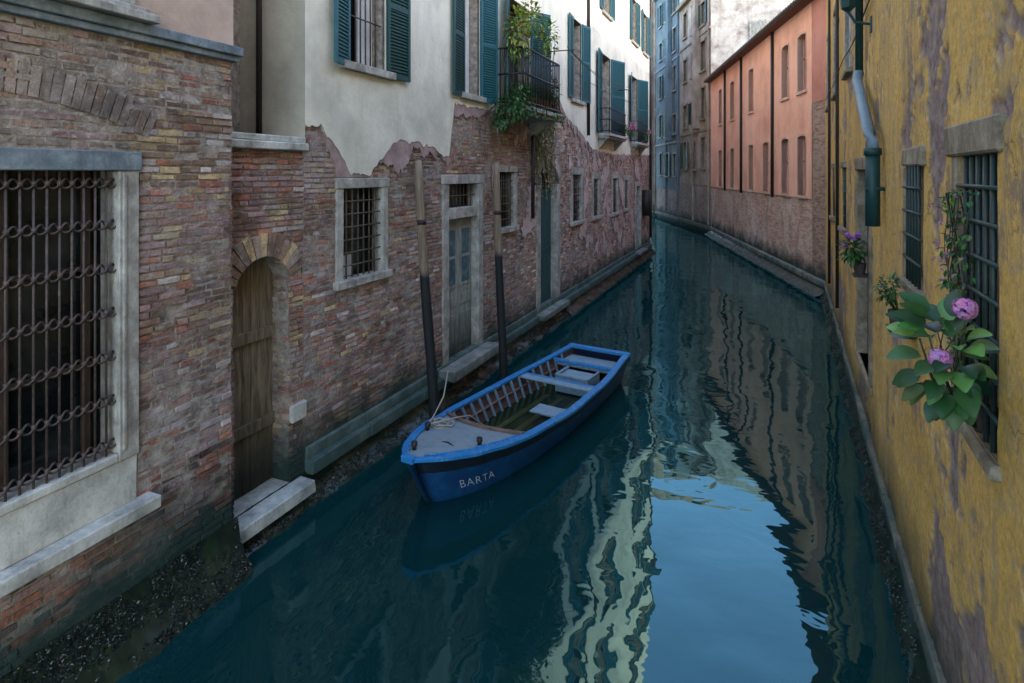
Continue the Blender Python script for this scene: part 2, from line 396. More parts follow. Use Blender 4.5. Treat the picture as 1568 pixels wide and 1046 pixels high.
# ================================================================ GATE WALL
gw=empty('garden_gate_wall')
hg=(4.76,5.55,.2,2.78,.28,.27)
mb=MB(); wall_mesh(mb,W2,4.5,5.77,-.5,4.3,[hg],-.01,.42); mb.face([(-5.4,4.5,4.3),(-5.4,5.77,4.3),(-5.05,5.77,4.3),(-5.05,4.5,4.3)])
mb.face([(-6.0,4.5,0),(-6.0,5.77,0),(-6.0,5.77,9),(-6.0,4.5,9)])
mb.build('mortar_core',MO,gw)
mb=MB(); bricks(mb,W2,4.5,5.79,0,4.26,[hg],colg); 
class WJ:
    def P(s,y,z,o=0): return (y,5.55-o,z)
bricks(mb,WJ(),-5.42,-5.0,.2,2.78,[],colg,o=-.01)
voussoirs(mb,W2,hg,.27,lambda y,z:pick([(2,OCH),(1.5,BRN),(1,(.33,.25,.2))]),13,.03,.12)
mb.build('brick_courses',BR,gw)
mb=MB(); mb.wbox(W2,4.48,5.80,4.27,4.36,-.45,.09,j=.004); mb.wbox(W2,4.48,5.79,4.36,4.44,-.4,.05,j=.01); mb.wbox(W2,5.56,5.80,1.02,1.22,-.2,.05,j=.006); mb.build('cap_stones',STL,gw,bevel=.012)
mb=MB(); mb.wbox(W2,4.54,5.74,.16,.33,-.5,.24,j=.012); mb.build('step_stone',STP,gw,bevel=.015)
mb=MB(); y=4.74
while y<5.57:
    mb.wbox(W2,y,y+.115,.33,3.1,-.30+U(-.006,.006),-.25+U(-.004,.004)); y+=.12
for z in (1.0,2.05): mb.wbox(W2,4.74,5.57,z,z+.13,-.26,-.21)
mb.build('plank_gate',OLDW,gw,bevel=.004)

# ================================================================ LEFT MAIN HOUSE
ph_=empty('plaster_house')
YS=16.2; ZA=12.2; ZB_=20
lowh=[(6.38,7.52,2.47,3.92),(9.18,10.76,.5,3.96),(11.45,12.55,2.72,4.15),(13.9,15.6,.45,3.7,.6,.2),(16.7,17.95,2.45,4.15),(19.05,20.1,2.45,4.0),(21.8,22.9,2.4,4.0),(23.9,24.9,2.45,3.9),(26.3,27.6,.5,3.6)]
uph=[(6.6,7.4,5.5,7.5),(9.95,10.55,5.5,7.6),(12.05,13.3,5.4,7.9),(16.8,17.7,6.2,8.6),(20.2,21.5,5.4,8.2),(25.3,26.6,5.4,8.2)]
top=[(a,a+1.0,z,z+1.9) for z in (9.7,13.3,16.8) for a in (6.6,9.9,12.3,16.9,20.4,25.4,28) if z<10 or a>16]
mb=MB(); wall_mesh(mb,W2,5.77,YS,-.6,ZA,lowh+uph+top,0,.32); wall_mesh(mb,W2,YS,30,-.6,ZB_,lowh+uph+top,0,.32); mb.build('wall_backing',MO,ph_)
pb=[(5.77,4.62),(6.08,4.58),(6.40,4.29),(6.66,3.99),(7.02,3.96),(7.33,4.2),(7.65,4.46),(8.3,4.52),(9.04,4.36),(9.36,4.29),(9.5,4.9),(9.56,5.25),(11,5.3),(12.5,5.25),(13.5,5.3),(14.5,5.9),(15.5,6.1),(16.2,5.6),(17.5,5.3),(19,4.8),(22,4.7),(30.1,4.9)]
def pbz(y):
    for (a,b),(c,d) in zip(pb,pb[1:]):
        if a<=y<=c: return b+(d-b)*(y-a)/(c-a)
    return 4.9
def edge(y): return pbz(y)+.08*NZ(y*3,0,2)+.07*NZ(y*9,1,2)+.03*NZ(y*30,1,2)
def edge2(y): return edge(y)-max(.0,.18+.6*NZ(y*1.6,5,2)+.22*NZ(y*5,5,2)+.08*NZ(y*17,5,2))
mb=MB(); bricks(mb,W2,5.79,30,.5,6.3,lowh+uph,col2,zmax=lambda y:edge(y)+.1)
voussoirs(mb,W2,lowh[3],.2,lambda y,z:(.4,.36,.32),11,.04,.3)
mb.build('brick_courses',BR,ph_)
mb=MB(); mu=MB(); y=5.77; st=.04; allh=uph+top+lowh
while y<30:
    y2=min(30,y+st); b0=edge(y); b1=edge(y2); ym=(y+y2)/2; zt=ZA if ym<YS else ZB_
    cuts=[h for h in allh if h[0]<ym<h[1]]
    segs=[]; z=(b0,b1)
    for h in sorted(cuts,key=lambda h:h[2]):
        if h[3]<min(z): continue
        if h[2]>max(z): segs.append((z,(h[2],h[2])))
        z=(h[3],h[3])
    segs.append((z,(zt,zt)))
    for a,b in segs:
        mb.face([W2.P(y,a[0],.045),W2.P(y2,a[1],.045),W2.P(y2,b[1],.045),W2.P(y,b[0],.045)])
    mb.face([W2.P(y,b0,.045),W2.P(y2,b1,.045),W2.P(y2,b1+.01,-.02),W2.P(y,b0+.01,-.02)])
    c0,c1=edge2(y),edge2(y2); hz=max([h[3]+(h[4] if len(h)>4 else 0)+.02 for h in cuts if h[3]<5]+[0])
    c0=max(c0,hz); c1=max(c1,hz)
    if c0<b0 or c1<b1:
        mu.face([W2.P(y,c0,.034),W2.P(y2,c1,.034),W2.P(y2,b1+.02,.034),W2.P(y,b0+.02,.034)])
        mu.face([W2.P(y,c0,.034),W2.P(y2,c1,.034),W2.P(y2,c1+.01,-.02),W2.P(y,c0+.01,-.02)])
    y=y2
mb.build('cream_plaster_skin',CREAM,ph_); mu.build('undercoat_band',UNDER,ph_)
mb=MB(); s1=.035; ny=int(23.9/s1); nz_=int(4.3/s1)
def rem(y,z):
    return NZ(y*.7,z*.9,41)+.5*NZ(y*2.2,z*2.4,42)+.3*NZ(y*7,z*7,43)+.15*NZ(y*20,z*20,44)-.40+.18*max(0,min(1,(y-12)/5))
for i in range(ny):
    yc=6+s1*i
    if yc<11.2: continue
    hs=[h for h in lowh if h[0]-.05<yc<h[1]+.05]
    run=None
    for k in range(nz_+1):
        z=.95+k*s1
        ok=k<nz_ and rem(yc,z)>0 and z<edge2(yc)-.02 and not any(h[2]-.1<z<h[3]+(h[4]+.2 if len(h)>4 else .05) for h in hs)
        if ok and run is None: run=z
        if not ok and run is not None:
            a=run+U(-.012,.012); b=z+U(-.012,.012)
            mb.face([W2.P(yc,a,.033),W2.P(yc+s1,a+U(-.01,.01),.033),W2.P(yc+s1,b+U(-.01,.01),.033),W2.P(yc,b,.033)])
            run=None
mb.build('render_remnants',PATCH,ph_)
mb=MB()
xw=W2.P(5.77,0,.045)[0]; xl=W2.P(5.77,0,-.03)[0]; xm=W2.P(YS,0,.045)[0]; xe=W2.P(30,0,.045)[0]
mb.face([(xl,5.77,-1),(-12,5.77,-1),(-12,5.77,4.40),(xl,5.77,4.40)]); mb.face([(xw,5.77,4.40),(-12,5.77,4.40),(-12,5.77,ZA),(xw,5.77,ZA)]); mb.face([(xm,YS,ZA),(-12,YS,ZA),(-12,YS,ZB_),(xm,YS,ZB_)])
mb.face([(xe,30,-1),(-14,30,-1),(-14,30,ZB_),(xe,30,ZB_)]); mb.face([(xm,YS,ZB_),(xe,30,ZB_),(-14,30,ZB_),(-12,YS,ZB_)]); mb.face([(xw,5.77,ZA),(xm,YS,ZA),(-12,YS,ZA),(-12,5.77,ZA)]); mb.face([(-12,5.77,-1),(-14,30,-1),(-14,30,ZA),(-12,5.77,ZA)]); mb.face([(-12,YS,ZA),(-14,30,ZA),(-14,30,ZB_),(-12,YS,ZB_)])
mb.build('side_walls_and_roof',SIDEP,ph_)
mb=MB()
for h in (lowh[0],lowh[2],lowh[4],lowh[5],lowh[6],lowh[7]): frame(mb,W2,h[0],h[1],h[2],h[3],.13 if h[0]<15 else .2)
frame(mb,W2,9.18,10.76,.5,3.96,.2,-.2,.04,False,.16); mb.wbox(W2,9.38,10.56,3.16,3.36,-.18,.035)
frame(mb,W2,26.3,27.6,.5,3.6,.2,-.2,.04,False)
mb.wbox(W2,13.85,14.1,.45,3.7,-.25,.045); mb.wbox(W2,15.4,15.65,.45,3.7,-.25,.045)
mb.wbox(W2,9.0,10.95,.42,.58,-.3,.36,j=.01); mb.wbox(W2,13.75,15.75,.36,.5,-.3,.30,j=.01); mb.wbox(W2,26.1,27.8,.4,.52,-.3,.3)
for h in uph+top:
    if h[0]==12.05: continue
    mb.wbox(W2,h[0]-.2,h[1]+.2,h[2]-.11,h[2],-.2,.13)
mb.build('stone_frames_and_sills',ST,ph_,bevel=.008)
mb=MB(); y=5.81
while y<30:
    L=U(.9,1.6); e=min(30,y+L); mb.wbox(W2,y+.004,e-.004,.30,.47+U(-.006,.006),-.1,.14+U(-.012,.012),j=.006); mb.wbox(W2,y+.004,e-.004,.47,.62,-.1,.045+U(-.005,.005),j=.005); y=e
mb.build('base_ledge',m_stone('algae_stained_stone',(.05,.075,.065),(.12,.155,.14),(.24,.27,.24),True,4),ph_,bevel=.012)
mb=MB()
for h in lowh+uph+top:
    zt=h[3]+(h[4] if len(h)>4 else 0)
    mb.face([W2.P(h[0],h[2],-.26),W2.P(h[1],h[2],-.26),W2.P(h[1],zt,-.26),W2.P(h[0],zt,-.26)])
mb.build('dark_panes',GLASS,ph_)
mb=MB()
bars(mb,W2,6.51,7.39,2.56,3.79,6,6,-.03); bars(mb,W2,9.4,10.55,3.36,3.8,7,1,-.06); bars(mb,W2,11.58,12.42,2.82,4.0,6,6,-.03)
for h in lowh[4:8]: bars(mb,W2,h[0]+.2,h[1]-.2,h[2]+.1,h[3]-.2,4,6,-.02,.014)
bars(mb,W2,6.6,7.4,5.5,7.5,6,2,-.03); bars(mb,W2,14.1,15.4,3.55,4.3,6,0,-.1)
mb.build('iron_bars',m_paint('bar_iron',(.07,.05,.035),(.26,.15,.075),.6,.8,25),ph_,smooth=True)
mb=MB()
mb.wbox(W2,9.38,9.98,.58,3.16,-.17,-.12); mb.wbox(W2,9.99,10.56,.58,3.16,-.17,-.12)
for a,b in ((9.46,9.90),(10.07,10.48)):
    for c,d in ((.75,1.35),(1.5,1.7),(1.85,3.0)):
        mb.wbox(W2,a,b,c,d,-.12,-.105)
mb.build('grey_door',GREYW,ph_,bevel=.006)
mb=MB()
for a,b in ((9.5,9.86),(10.11,10.44)):
    for c,d in ((1.92,2.4),(2.46,2.94)): mb.wbox(W2,a,b,c,d,-.104,-.100)
mb.build('door_glazing',m_paint('dusty_glazing',(.06,.11,.13),(.30,.34,.33),.25,.8,6),ph_)
mb=MB()
for i in range(5):
    a=14.1+i*.26; mb.wbox(W2,a+.004,a+.256,.5,3.55,-.2,-.15+U(-.004,.004))
mb.wbox(W2,14.1,15.4,3.47,3.58,-.2,-.12); mb.wbox(W2,14.1,15.4,1.9,2.0,-.2,-.135); mb.wbox(W2,26.5,27.4,.5,3.4,-.2,-.15)
mb.build('green_doors',GRND,ph_,bevel=.005)
mb=MB()
for (a,b,z0,z1) in uph[:2]: mb.wbox(W2,b-.34 if a<7 else a,b,z0,z1,-.2,-.17)
mb.wbox(W2,6.42+.16,6.95,2.56,2.85,-.2,-.17)
mb.build('curtains',CURT,ph_)
mb=MB()
shutter(mb,W2,6.57,-1,.42,5.42,7.5,.25); shutter(mb,W2,10.6,1,.5,5.42,7.6,.3)
shutter(mb,W2,16.78,-1,.5,6.2,8.6); shutter(mb,W2,17.72,1,.55,6.2,8.6,.2)
shutter(mb,W2,20.15,-1,.8,5.4,8.2,.12); shutter(mb,W2,21.55,1,.9,5.4,8.2,.35)
shutter(mb,W2,25.25,-1,.7,5.4,8.2,.2); shutter(mb,W2,26.65,1,.8,5.4,8.2,.4); shutter(mb,W2,13.35,1,.62,5.42,7.9,.5)
for h in top: shutter(mb,W2,h[0]-.03,-1,.5,h[2],h[3]); shutter(mb,W2,h[1]+.03,1,.5,h[2],h[3])
mb.build('teal_shutters',TEAL,ph_)
mb=MB(); shutter(mb,W2,7.45,1,.55,5.42,7.5,.06); shutter(mb,W2,9.9,-1,.52,5.42,7.6,.1); shutter(mb,W2,12.0,-1,.6,5.42,7.9,.35)
mb.build('dark_shutters',TEALD,ph_)
mb=MB()
mb.tube([W2.P(13.45,2.9,.08),W2.P(13.45,5.2,.08)],.045); mb.tube([W2.P(18.35,5.2,.1),W2.P(18.35,18,.1)],.05); mb.tube([W2.P(29.7,.8,.1),W2.P(29.7,18,.1)],.06)
mb.wbox(W2,27.9,28.6,2.0,3.2,.02,.35)
for zz,a,b in ((4.6,13.5,16.1),(7.0,17,25)):
    mb.tube([W2.P(a+(b-a)*i/12,zz-.12*math.sin(math.pi*i/12),.08) for i in range(13)],.008,5)
for k in range(3):
    mb.tube([W2.P(14.8+(22-14.8)*i/12,7.3-.1*k-.25*math.sin(math.pi*i/12),.5+.08*k) for i in range(13)],.006,5)
mb.tube([W2.P(14.8,7.2,.04),W2.P(14.8,7.2,.7)],.015,6); mb.tube([W2.P(22,7.1,.04),W2.P(22,7.1,.7)],.015,6)
mb.tube([(-5.62,5.70,4.44),(-5.62,5.70,9)],.035,8)
mb.build('pipes_and_cables',IRON,ph_,smooth=True)
def balcony(y0,y1,z,pr,name,rail=1.1,step=.11,r=.011):
    mb=MB(); mb.wbox(W2,y0,y1,z-.1,z,-.05,pr,j=.004); mb.wbox(W2,y0+.04,y1-.04,z-.17,-.1+z,-.05,pr-.06)
    for yy in (y0+.25,y1-.25):
        P=W2.P
        mb.box8([P(yy-.09,z-.17,0),P(yy-.09,z-.17,pr-.12),P(yy+.09,z-.17,pr-.12),P(yy+.09,z-.17,0),P(yy-.09,z-.55,0),P(yy-.09,z-.5,.08),P(yy+.09,z-.5,.08),P(yy+.09,z-.55,0)])
    mb.build(name+'_slab',ST,ph_,bevel=.01)
    mb=MB(); q=pr-.06
    path=[(y0+.05,.05),(y0+.05,q),(y1-.05,q),(y1-.05,.05)]
    for zz in (z+.08,z+rail*.55,z+rail):
        mb.tube([W2.P(a,zz,o) for a,o in path],r*1.7,6)
    y=y0+.05
    while y<y1-.04: mb.tube([W2.P(y,z,q),W2.P(y,z+rail,q)],r,5); y+=step
    for e in (y0+.05,y1-.05):
        o=.05
        while o<q: mb.tube([W2.P(e,z,o),W2.P(e,z+rail,o)],r,5); o+=step
    mb.build(name+'_railing',m_paint(name+'_iron',(.008,.010,.010),(.03,.02,.015),.5,.5,25),ph_,smooth=True)
balcony(11.3,13.7,5.4,.74,'balcony',1.2,.10,.013)
balcony(19.6,22.4,5.35,.5,'far_balcony',.85,.16); balcony(25,27.3,5.3,.45,'end_balcony',.9,.16)

# ================================================================ SEAWEED / MUSSEL SKIRTS
MUS=m_attr('mussels_and_seaweed',.4,.5,.5)
def skirt(name,W,y0,y1,zt,wid,n_l,step=.05,lum=1.0,big=1.0):
    mb=MB(); prof=[(.0,zt+.08),(.03,zt-.02),(.08,zt*.7),(.16,zt*.42),(.27,zt*.2),(.38,.02),(.46,-.12),(.5,-.5)]
    ny=int((y1-y0)/step); rows=[]
    for i in range(ny+1):
        y=y0+(y1-y0)*i/ny; r=[]
        for k,(o,z) in enumerate(prof):
            nn=NZ(y*2.2,k*.5,5)*.07+NZ(y*7,k*1.2,6)*.03
            g=abs(NZ(y*9,k*1.5,2)); c=mixc((.006,.012,.008),(.018,.032,.014),g*2)
            r.append(mb.v(W.P(y,z+nn*.5,o*wid/.5+nn*(.3+k*.12)+.02),c))
        rows.append(r)
    for i in range(ny):
        for k in range(len(prof)-1): mb.f([rows[i][k],rows[i+1][k],rows[i+1][k+1],rows[i][k+1]])
    nf=len(mb.F)
    for _ in range(n_l):
        y=U(y0,y1); t=R(); kk=min(len(prof)-3,int(t*5.2)); f=R(); yi=(y-y0)/(y1-y0)*ny; i=min(ny-1,int(yi))
        if NZ(y*1.8,t*2,31)<-.1: continue
        a_=Vector(mb.V[rows[i][kk]]); b_=Vector(mb.V[rows[i+1][kk]]); c_=Vector(mb.V[rows[i][kk+1]]); p=a_+(b_-a_)*(yi-i)+(c_-a_)*f
        s=U(.006,.017)*big; ax=Vector((U(-1,1),U(-1,1),U(-.3,1))).normalized(); b=ax.cross(Vector((.3,.7,.2))).normalized(); cc=ax.cross(b)
        q=R(); c=(.007,.011,.009) if q<.82 else ((.024,.030,.024) if q<.96 else ((.11,.11,.10) if q<.978 else (.02,.035,.01)))
        c=tuple(x*lum*U(.6,1.3) for x in c)
        a=[mb.v(p+ax*s*1.5,c),mb.v(p-ax*s*1.5,c),mb.v(p+b*s*.8,c),mb.v(p-b*s*.8,c),mb.v(p+cc*s*.5,c),mb.v(p-cc*s*.5,c)]
        for f3 in ((0,2,4),(0,4,3),(0,3,5),(0,5,2),(1,4,2),(1,3,4),(1,5,3),(1,2,5)): mb.f([a[i] for i in f3])
    return mb.build(name,MUS,smooth=nf+0)
skirt('seaweed_and_mussels',W1,1.0,4.55,.42,.32,9000,.03)
skirt('seaweed_and_mussels',W2,4.5,16,.26,.30,13000,.04)
skirt('seaweed_and_mussels',W2,16,30.3,.28,.34,3500,.1)
WR=Wall(.94,.075,-1)
skirt('seaweed_and_mussels',WR,2.0,21.5,.36,.15,9000,.06,.8)

# ================================================================ YELLOW HOUSE (right)
yh=empty('yellow_house')
s=NT('peeling_yellow_plaster'); at=s.n('ShaderNodeAttribute',attribute_name='Col'); sp=s.n('ShaderNodeSeparateColor'); s.l(at.outputs[0],sp.inputs[0])
c=s.ramp(s.noise(.9,8,rough=.75),[(.30,(.48,.29,.11)),(.43,(.74,.43,.11)),(.57,(.86,.51,.14)),(.72,(.78,.57,.28))])
c=s.mix(1.0,c,s.ramp(s.noise(18,8,rough=.85),[(.34,.55),(.66,1.15)]),'MULTIPLY')
st_=s.noise(1.0,7,s.coord('Object',(3,3,.4)),.75)
c=s.mix(s.math('MULTIPLY',s.ramp(st_,[(.48,0.0),(.62,1.0)]),.7),c,(.38,.27,.15))
c=s.mix(s.math('MULTIPLY',s.ramp(s.noise(6,8,rough=.8),[(.52,0.0),(.60,1.0)]),.6),c,(.46,.33,.19))
c=s.mix(s.math('MULTIPLY',s.ramp(s.noise(3.1,8,rough=.8),[(.58,0.0),(.64,1.0)]),.5),c,(.76,.62,.39))
c=s.mix(s.math('MULTIPLY',s.ramp(s.noise(1.7,8,s.coord('Object',(1,1,.7)),.8),[(.56,0.0),(.60,1.0)]),.75),c,(.27,.19,.145))
CR=s.cracks(1.2,.010,.5)
c=s.mix(s.math('MULTIPLY',CR,.7),c,(.09,.06,.035))
un=s.ramp(s.noise(7,8,rough=.75),[(.3,(.13,.085,.07)),(.45,(.26,.18,.155)),(.6,(.38,.28,.22)),(.75,(.46,.39,.31))])
c=s.mix(sp.outputs[0],c,un)
c=wet(s,c,.4,1.2,(.045,.05,.032))
YEL=s.fin(c,.92,s.bump(s.noise(26,8,rough=.78),.7,.025,s.bump(CR,-.5,.01)),.15)
rh=[(3.62,4.42,2.55,4.12),(5.5,6.3,3.05,4.08),(9.0,10.5,1.2,4.05),(13,13.9,2.9,4.1),(16.5,17.3,2.9,4.1)]
rup=[(12.0,12.9,5.9,7.9),(15.5,16.5,5.9,7.9),(18.8,19.6,5.9,7.9)]
def peel(y,z):
    n=NZ(y*.55,z*.5,11)+.6*NZ(y*1.7,z*1.5,12)+.42*NZ(y*5,z*5,13)+.26*NZ(y*14,z*14,14)
    b=0
    for (cy,cz,ry,rz,a) in ((5.0,4.4,.45,1.5,.95),(10.8,2.8,.8,2.0,.7),(3.9,1.2,.6,.35,.3),(7,1.2,1.4,.35,.3),(13.5,1.3,3,.7,.6),(19,1.5,2,1.2,.6),(8.3,4.6,.5,.9,.5),(7.0,2.2,.3,1.0,.35),(12.2,4.5,.4,1.6,.5),(3.1,2.0,.25,.9,.3),(4.6,2.2,.2,.6,.3)):
        d=((y-cy)/ry)**2+((z-cz)/rz)**2; b=max(b,a*(1-d)) if d<1.5 else b
    b+=max(0,.9-z)*.5
    return n+b-.36
mb=MB(); idx={}
def gv(y,z,st):
    k=(round(y,4),round(z,4))
    if k not in idx:
        p=peel(y,z); m=max(0,min(1,p*12+.5)); o=.012*(1-m)+.012*NZ(y*1.4,z*1.4,3)+.004*NZ(y*8,z*8,4)+(-.006+.010*NZ(y*16,z*16,5))*m
        idx[k]=mb.v(WR.P(y,z,o),(m,m,m))
    return idx[k]
def grid(y0,y1,z0,z1,st,sz):
    ny=int(round((y1-y0)/st)); nz=int(round((z1-z0)/sz))
    for i in range(ny):
        for k in range(nz):
            a=y0+i*st; b=z0+k*sz; yc=a+st/2; zc=b+sz/2
            if any(h[0]<yc<h[1] and h[2]<zc<h[3] for h in rh+rup): continue
            mb.f([gv(a,b,0),gv(a+st,b,0),gv(a+st,b+sz,0),gv(a,b+sz,0)])
grid(2.2,6.2,0,7.5,.02,.025); idx.clear(); grid(6.2,12.2,0,7.5,.03,.04); grid(12.2,21.2,0,7.5,.1,.1); 
mb.build('peeling_wall',YEL,yh,smooth=True)
mb=MB(); 
for h in rh+rup:
    for (p,q) in (((h[0],h[2]),(h[0],h[3])),((h[1],h[2]),(h[1],h[3])),((h[0],h[2]),(h[1],h[2])),((h[0],h[3]),(h[1],h[3]))):
        mb.face([WR.P(*p,.01),WR.P(*q,.01),WR.P(*q,-.3),WR.P(*p,-.3)],c=(.6,.6,.6))
K=(0,0,0); ZR=10.4
mb.face([WR.P(-3,-1,0),WR.P(2.2,-1,0),WR.P(2.2,ZR,0),WR.P(-3,ZR,0)],c=K)
mb.face([WR.P(2.2,7.5,.0),WR.P(21.2,7.5,.0),WR.P(21.2,ZR,0),WR.P(2.2,ZR,.0)],c=K)
mb.face([WR.P(-3,-1,0),WR.P(-3,-1,-12),WR.P(-3,ZR,-12),WR.P(-3,ZR,0)],c=K); mb.face([WR.P(21.2,-1,0),WR.P(21.2,-1,-12),WR.P(21.2,ZR,-12),WR.P(21.2,ZR,0)],c=K)
mb.face([WR.P(-3,-1,-12),WR.P(21.2,-1,-12),WR.P(21.2,ZR,-12),WR.P(-3,ZR,-12)],c=K)
mb.build('upper_and_rear_walls',YEL,yh)
mb=MB(); rf=(.28,.13,.08)
mb.face([WR.P(-3,ZR,.4),WR.P(21.2,ZR,.4),WR.P(21.2,ZR+1.6,-6),WR.P(-3,ZR+1.6,-6)],c=rf); mb.face([WR.P(-3,ZR,-12.4),WR.P(21.2,ZR,-12.4),WR.P(21.2,ZR+1.6,-6),WR.P(-3,ZR+1.6,-6)],c=rf)
mb.build('tile_roof',m_attr('roof_tiles',.85,.2,.35),yh)
mb=MB()
mb.wbox(WR,3.54,4.58,4.10,4.29,-.2,.05,j=.014); mb.wbox(WR,4.42,4.54,2.55,4.10,-.2,.03,j=.008); mb.wbox(WR,3.56,4.52,2.46,2.55,-.25,.06,j=.012)
mb.wbox(WR,5.42,6.38,4.06,4.22,-.2,.04,j=.012); mb.wbox(WR,6.3,6.4,3.05,4.06,-.2,.02,j=.006); mb.wbox(WR,5.42,6.38,2.96,3.05,-.2,.06,j=.01)
mb.wbox(WR,8.85,10.65,4.05,4.22,-.2,.07,j=.01); mb.wbox(WR,8.85,9.02,1.2,4.05,-.2,.04); mb.wbox(WR,10.48,10.65,1.2,4.05,-.2,.04); mb.wbox(WR,8.8,10.7,1.1,1.2,-.2,.05)
for h in rh[3:]+rup: mb.wbox(WR,h[0]-.1,h[1]+.1,h[3],h[3]+.14,-.2,.05); mb.wbox(WR,h[0]-.1,h[1]+.1,h[2]-.1,h[2],-.2,.1)
mb.build('window_stones',STR,yh,bevel=.014)
mb=MB()
for h in rup: mb.wbox(WR,h[0]-.09,h[0],h[2],h[3],-.1,.04); mb.wbox(WR,h[1],h[1]+.09,h[2],h[3],-.1,.04); mb.wbox(WR,(h[0]+h[1])/2-.04,(h[0]+h[1])/2+.04,h[2],h[3],-.2,-.12)
mb.build('upper_window_frames',ST,yh)
mb=MB(); y=2.0
while y<21.4:
    L=U(.7,1.5); mb.wbox(WR,y+.004,y+L-.004,.34,.50+U(-.01,.01),-.1,.055+U(-.012,.012),j=.01); y+=L
mb.build('base_ledge',STR,yh,bevel=.012)
mb=MB()
for h in rh+rup: mb.face([WR.P(h[0],h[2],-.22),WR.P(h[1],h[2],-.22),WR.P(h[1],h[3],-.22),WR.P(h[0],h[3],-.22)])
mb.build('dark_panes',GLASS,yh)
mb=MB(); bars(mb,WR,3.62,4.42,2.55,4.12,5,7,.0,.014); bars(mb,WR,5.5,6.3,3.05,4.08,5,4,.02,.013); bars(mb,WR,13,13.9,2.9,4.1,4,4,.0); bars(mb,WR,16.5,17.3,2.9,4.1,4,4,0.)
mb.build('iron_bars',m_paint('green_iron',(.02,.04,.035),(.10,.06,.04),.5,.7,25),yh,smooth=True)
mb=MB(); mb.wbox(WR,9.02,10.48,1.2,4.05,-.16,-.11)
for i in range(7): mb.wbox(WR,9.05+i*.2,9.22+i*.2,1.25,4.0,-.11,-.09)
mb.build('boarded_opening',m_wood('brown_boards',(.04,.02,.015),(.12,.06,.045)),yh)
dp=MB(); P=WR.P
dp.tube([P(9.5,10.3,.1),P(9.5,5.36,.1)],.05,10,c=(.02,.03,.03)); dp.build('drainpipe',TEALD,None,smooth=True)
dp=MB(); dp.tube([P(9.5,5.42,.1),P(9.45,5.3,.13),P(8.4,4.8,.15),P(7.75,4.45,.15),P(7.66,4.36,.14),P(7.66,4.2,.13)],.065,10)
dp.tube([P(7.66,4.25,.13),P(7.66,3.4,.13)],[.075,.075],10,mi=1); dp.tube([P(7.66,4.28,.13),P(7.66,4.2,.13)],.09,10,mi=1); dp.wbox(WR,7.6,7.72,3.8,3.84,0,.2,1)
dp.build('drainpipe_elbow',[PIPE,TEALD],None,smooth=True)
mb=MB(); a=8.9
mb.tube([P(a,5.95,0),P(a,6.0,.2),P(a,6.15,.28)],.018,8); mb.tube([P(a,6.15,.28),P(a,6.2,.28),P(a,6.5,.28),P(a,6.6,.28),P(a,6.65,.28)],[.03,.09,.13,.14,.02],6); mb.wbox(WR,a-.07,a+.07,5.85,6.05,-.01,.03)
mb.build('street_lamp',TEALD)
mb=MB()
for yy,z in ((14.8,0),(18.0,0)): mb.tube([P(yy,1,.06),P(yy,10.3,.06)],.035,8)
mb.tube([P(2.2+i*.8,6.2+.05*math.sin(i),.05) for i in range(23)],.01,5)
mb.build('cables',IRON,yh,smooth=True)

# ================================================================ PINK HOUSE
WP=Wall(7.49,-.23,-1)
pk=empty('pink_house')
PNKM=m_plaster('salmon_plaster',(.90,.46,.32),(.68,.33,.23),(.92,.56,.42),.5,.6)
PBR=m_bricktex('old_pink_brick',(.40,.19,.13),(.56,.32,.24),(.66,.45,.36),(.52,.43,.36),(.66,.54,.47))
CBR=m_bricktex('brown_corner_brick',(.22,.10,.07),(.36,.20,.14),(.44,.3,.22),(.34,.28,.22),(.36,.25,.2),amt=.4)
wp=[]
for yc in (23.55,25.4,28.0,30.5,34.4,37.5): wp.append((yc-.42,yc+.42,3.2,5.28,.07))
for yc in (23.55,25.4,30.5,34.4,37.5): wp.append((yc-.42,yc+.42,6.95,8.93,.07))
mb=MB(); wall_mesh(mb,WP,22.6,40.4,3.1,10,wp,.03,.3); mb.face([WP.P(22.6,3.1,.03),WP.P(40.4,3.1,.03),WP.P(40.4,3.1,0),WP.P(22.6,3.1,0)]); mb.build('salmon_wall',PNKM,pk)
mb=MB(); wall_mesh(mb,WP,22.6,40.4,-.5,3.15,[],0); mb.build('brick_base',PBR,pk)
mb=MB(); wall_mesh(mb,WP,21.2,22.6,-.5,6.4,[],.01); mb.build('brick_corner',CBR,pk)
mb=MB(); wall_mesh(mb,WP,21.2,22.6,6.4,10,[],.03); e0=WP.P(21.2,0); e1=WP.P(40.4,0)
mb.face([(e0[0],e0[1],-1),(e0[0]+9,e0[1]+2,-1),(e0[0]+9,e0[1]+2,10),(e0[0],e0[1],10)])
mb.build('red_end_wall',m_plaster('red_plaster',(.58,.23,.17),(.40,.17,.12),(.62,.3,.24),.4),pk)
mb=MB()
for h in wp:
    mb.wbox(WP,h[0]-.1,h[1]+.1,h[2]-.1,h[2],-.2,.1); mb.wbox(WP,h[0]-.07,h[0],h[2],h[3],-.15,.05); mb.wbox(WP,h[1],h[1]+.07,h[2],h[3],-.15,.05)
    RR,cz,yc,w_=arcdef(h); A=math.asin(min(1,(w_/2)/RR)); N=8
    for i in range(N):
        a0=-A+2*A*i/N; a1=-A+2*A*(i+1)/N
        def Q(r,a,o): return WP.P(yc+r*math.sin(a),cz+r*math.cos(a),o)
        mb.box8([Q(RR,a0,-.15),Q(RR,a0,.05),Q(RR,a1,.05),Q(RR,a1,-.15),Q(RR+.08,a0,-.15),Q(RR+.08,a0,.05),Q(RR+.08,a1,.05),Q(RR+.08,a1,-.15)])
mb.build('window_frames',m_plaster('pink_stone_frames',(.7,.42,.31),(.55,.3,.22),(.75,.54,.43),.2),pk)
mb=MB()
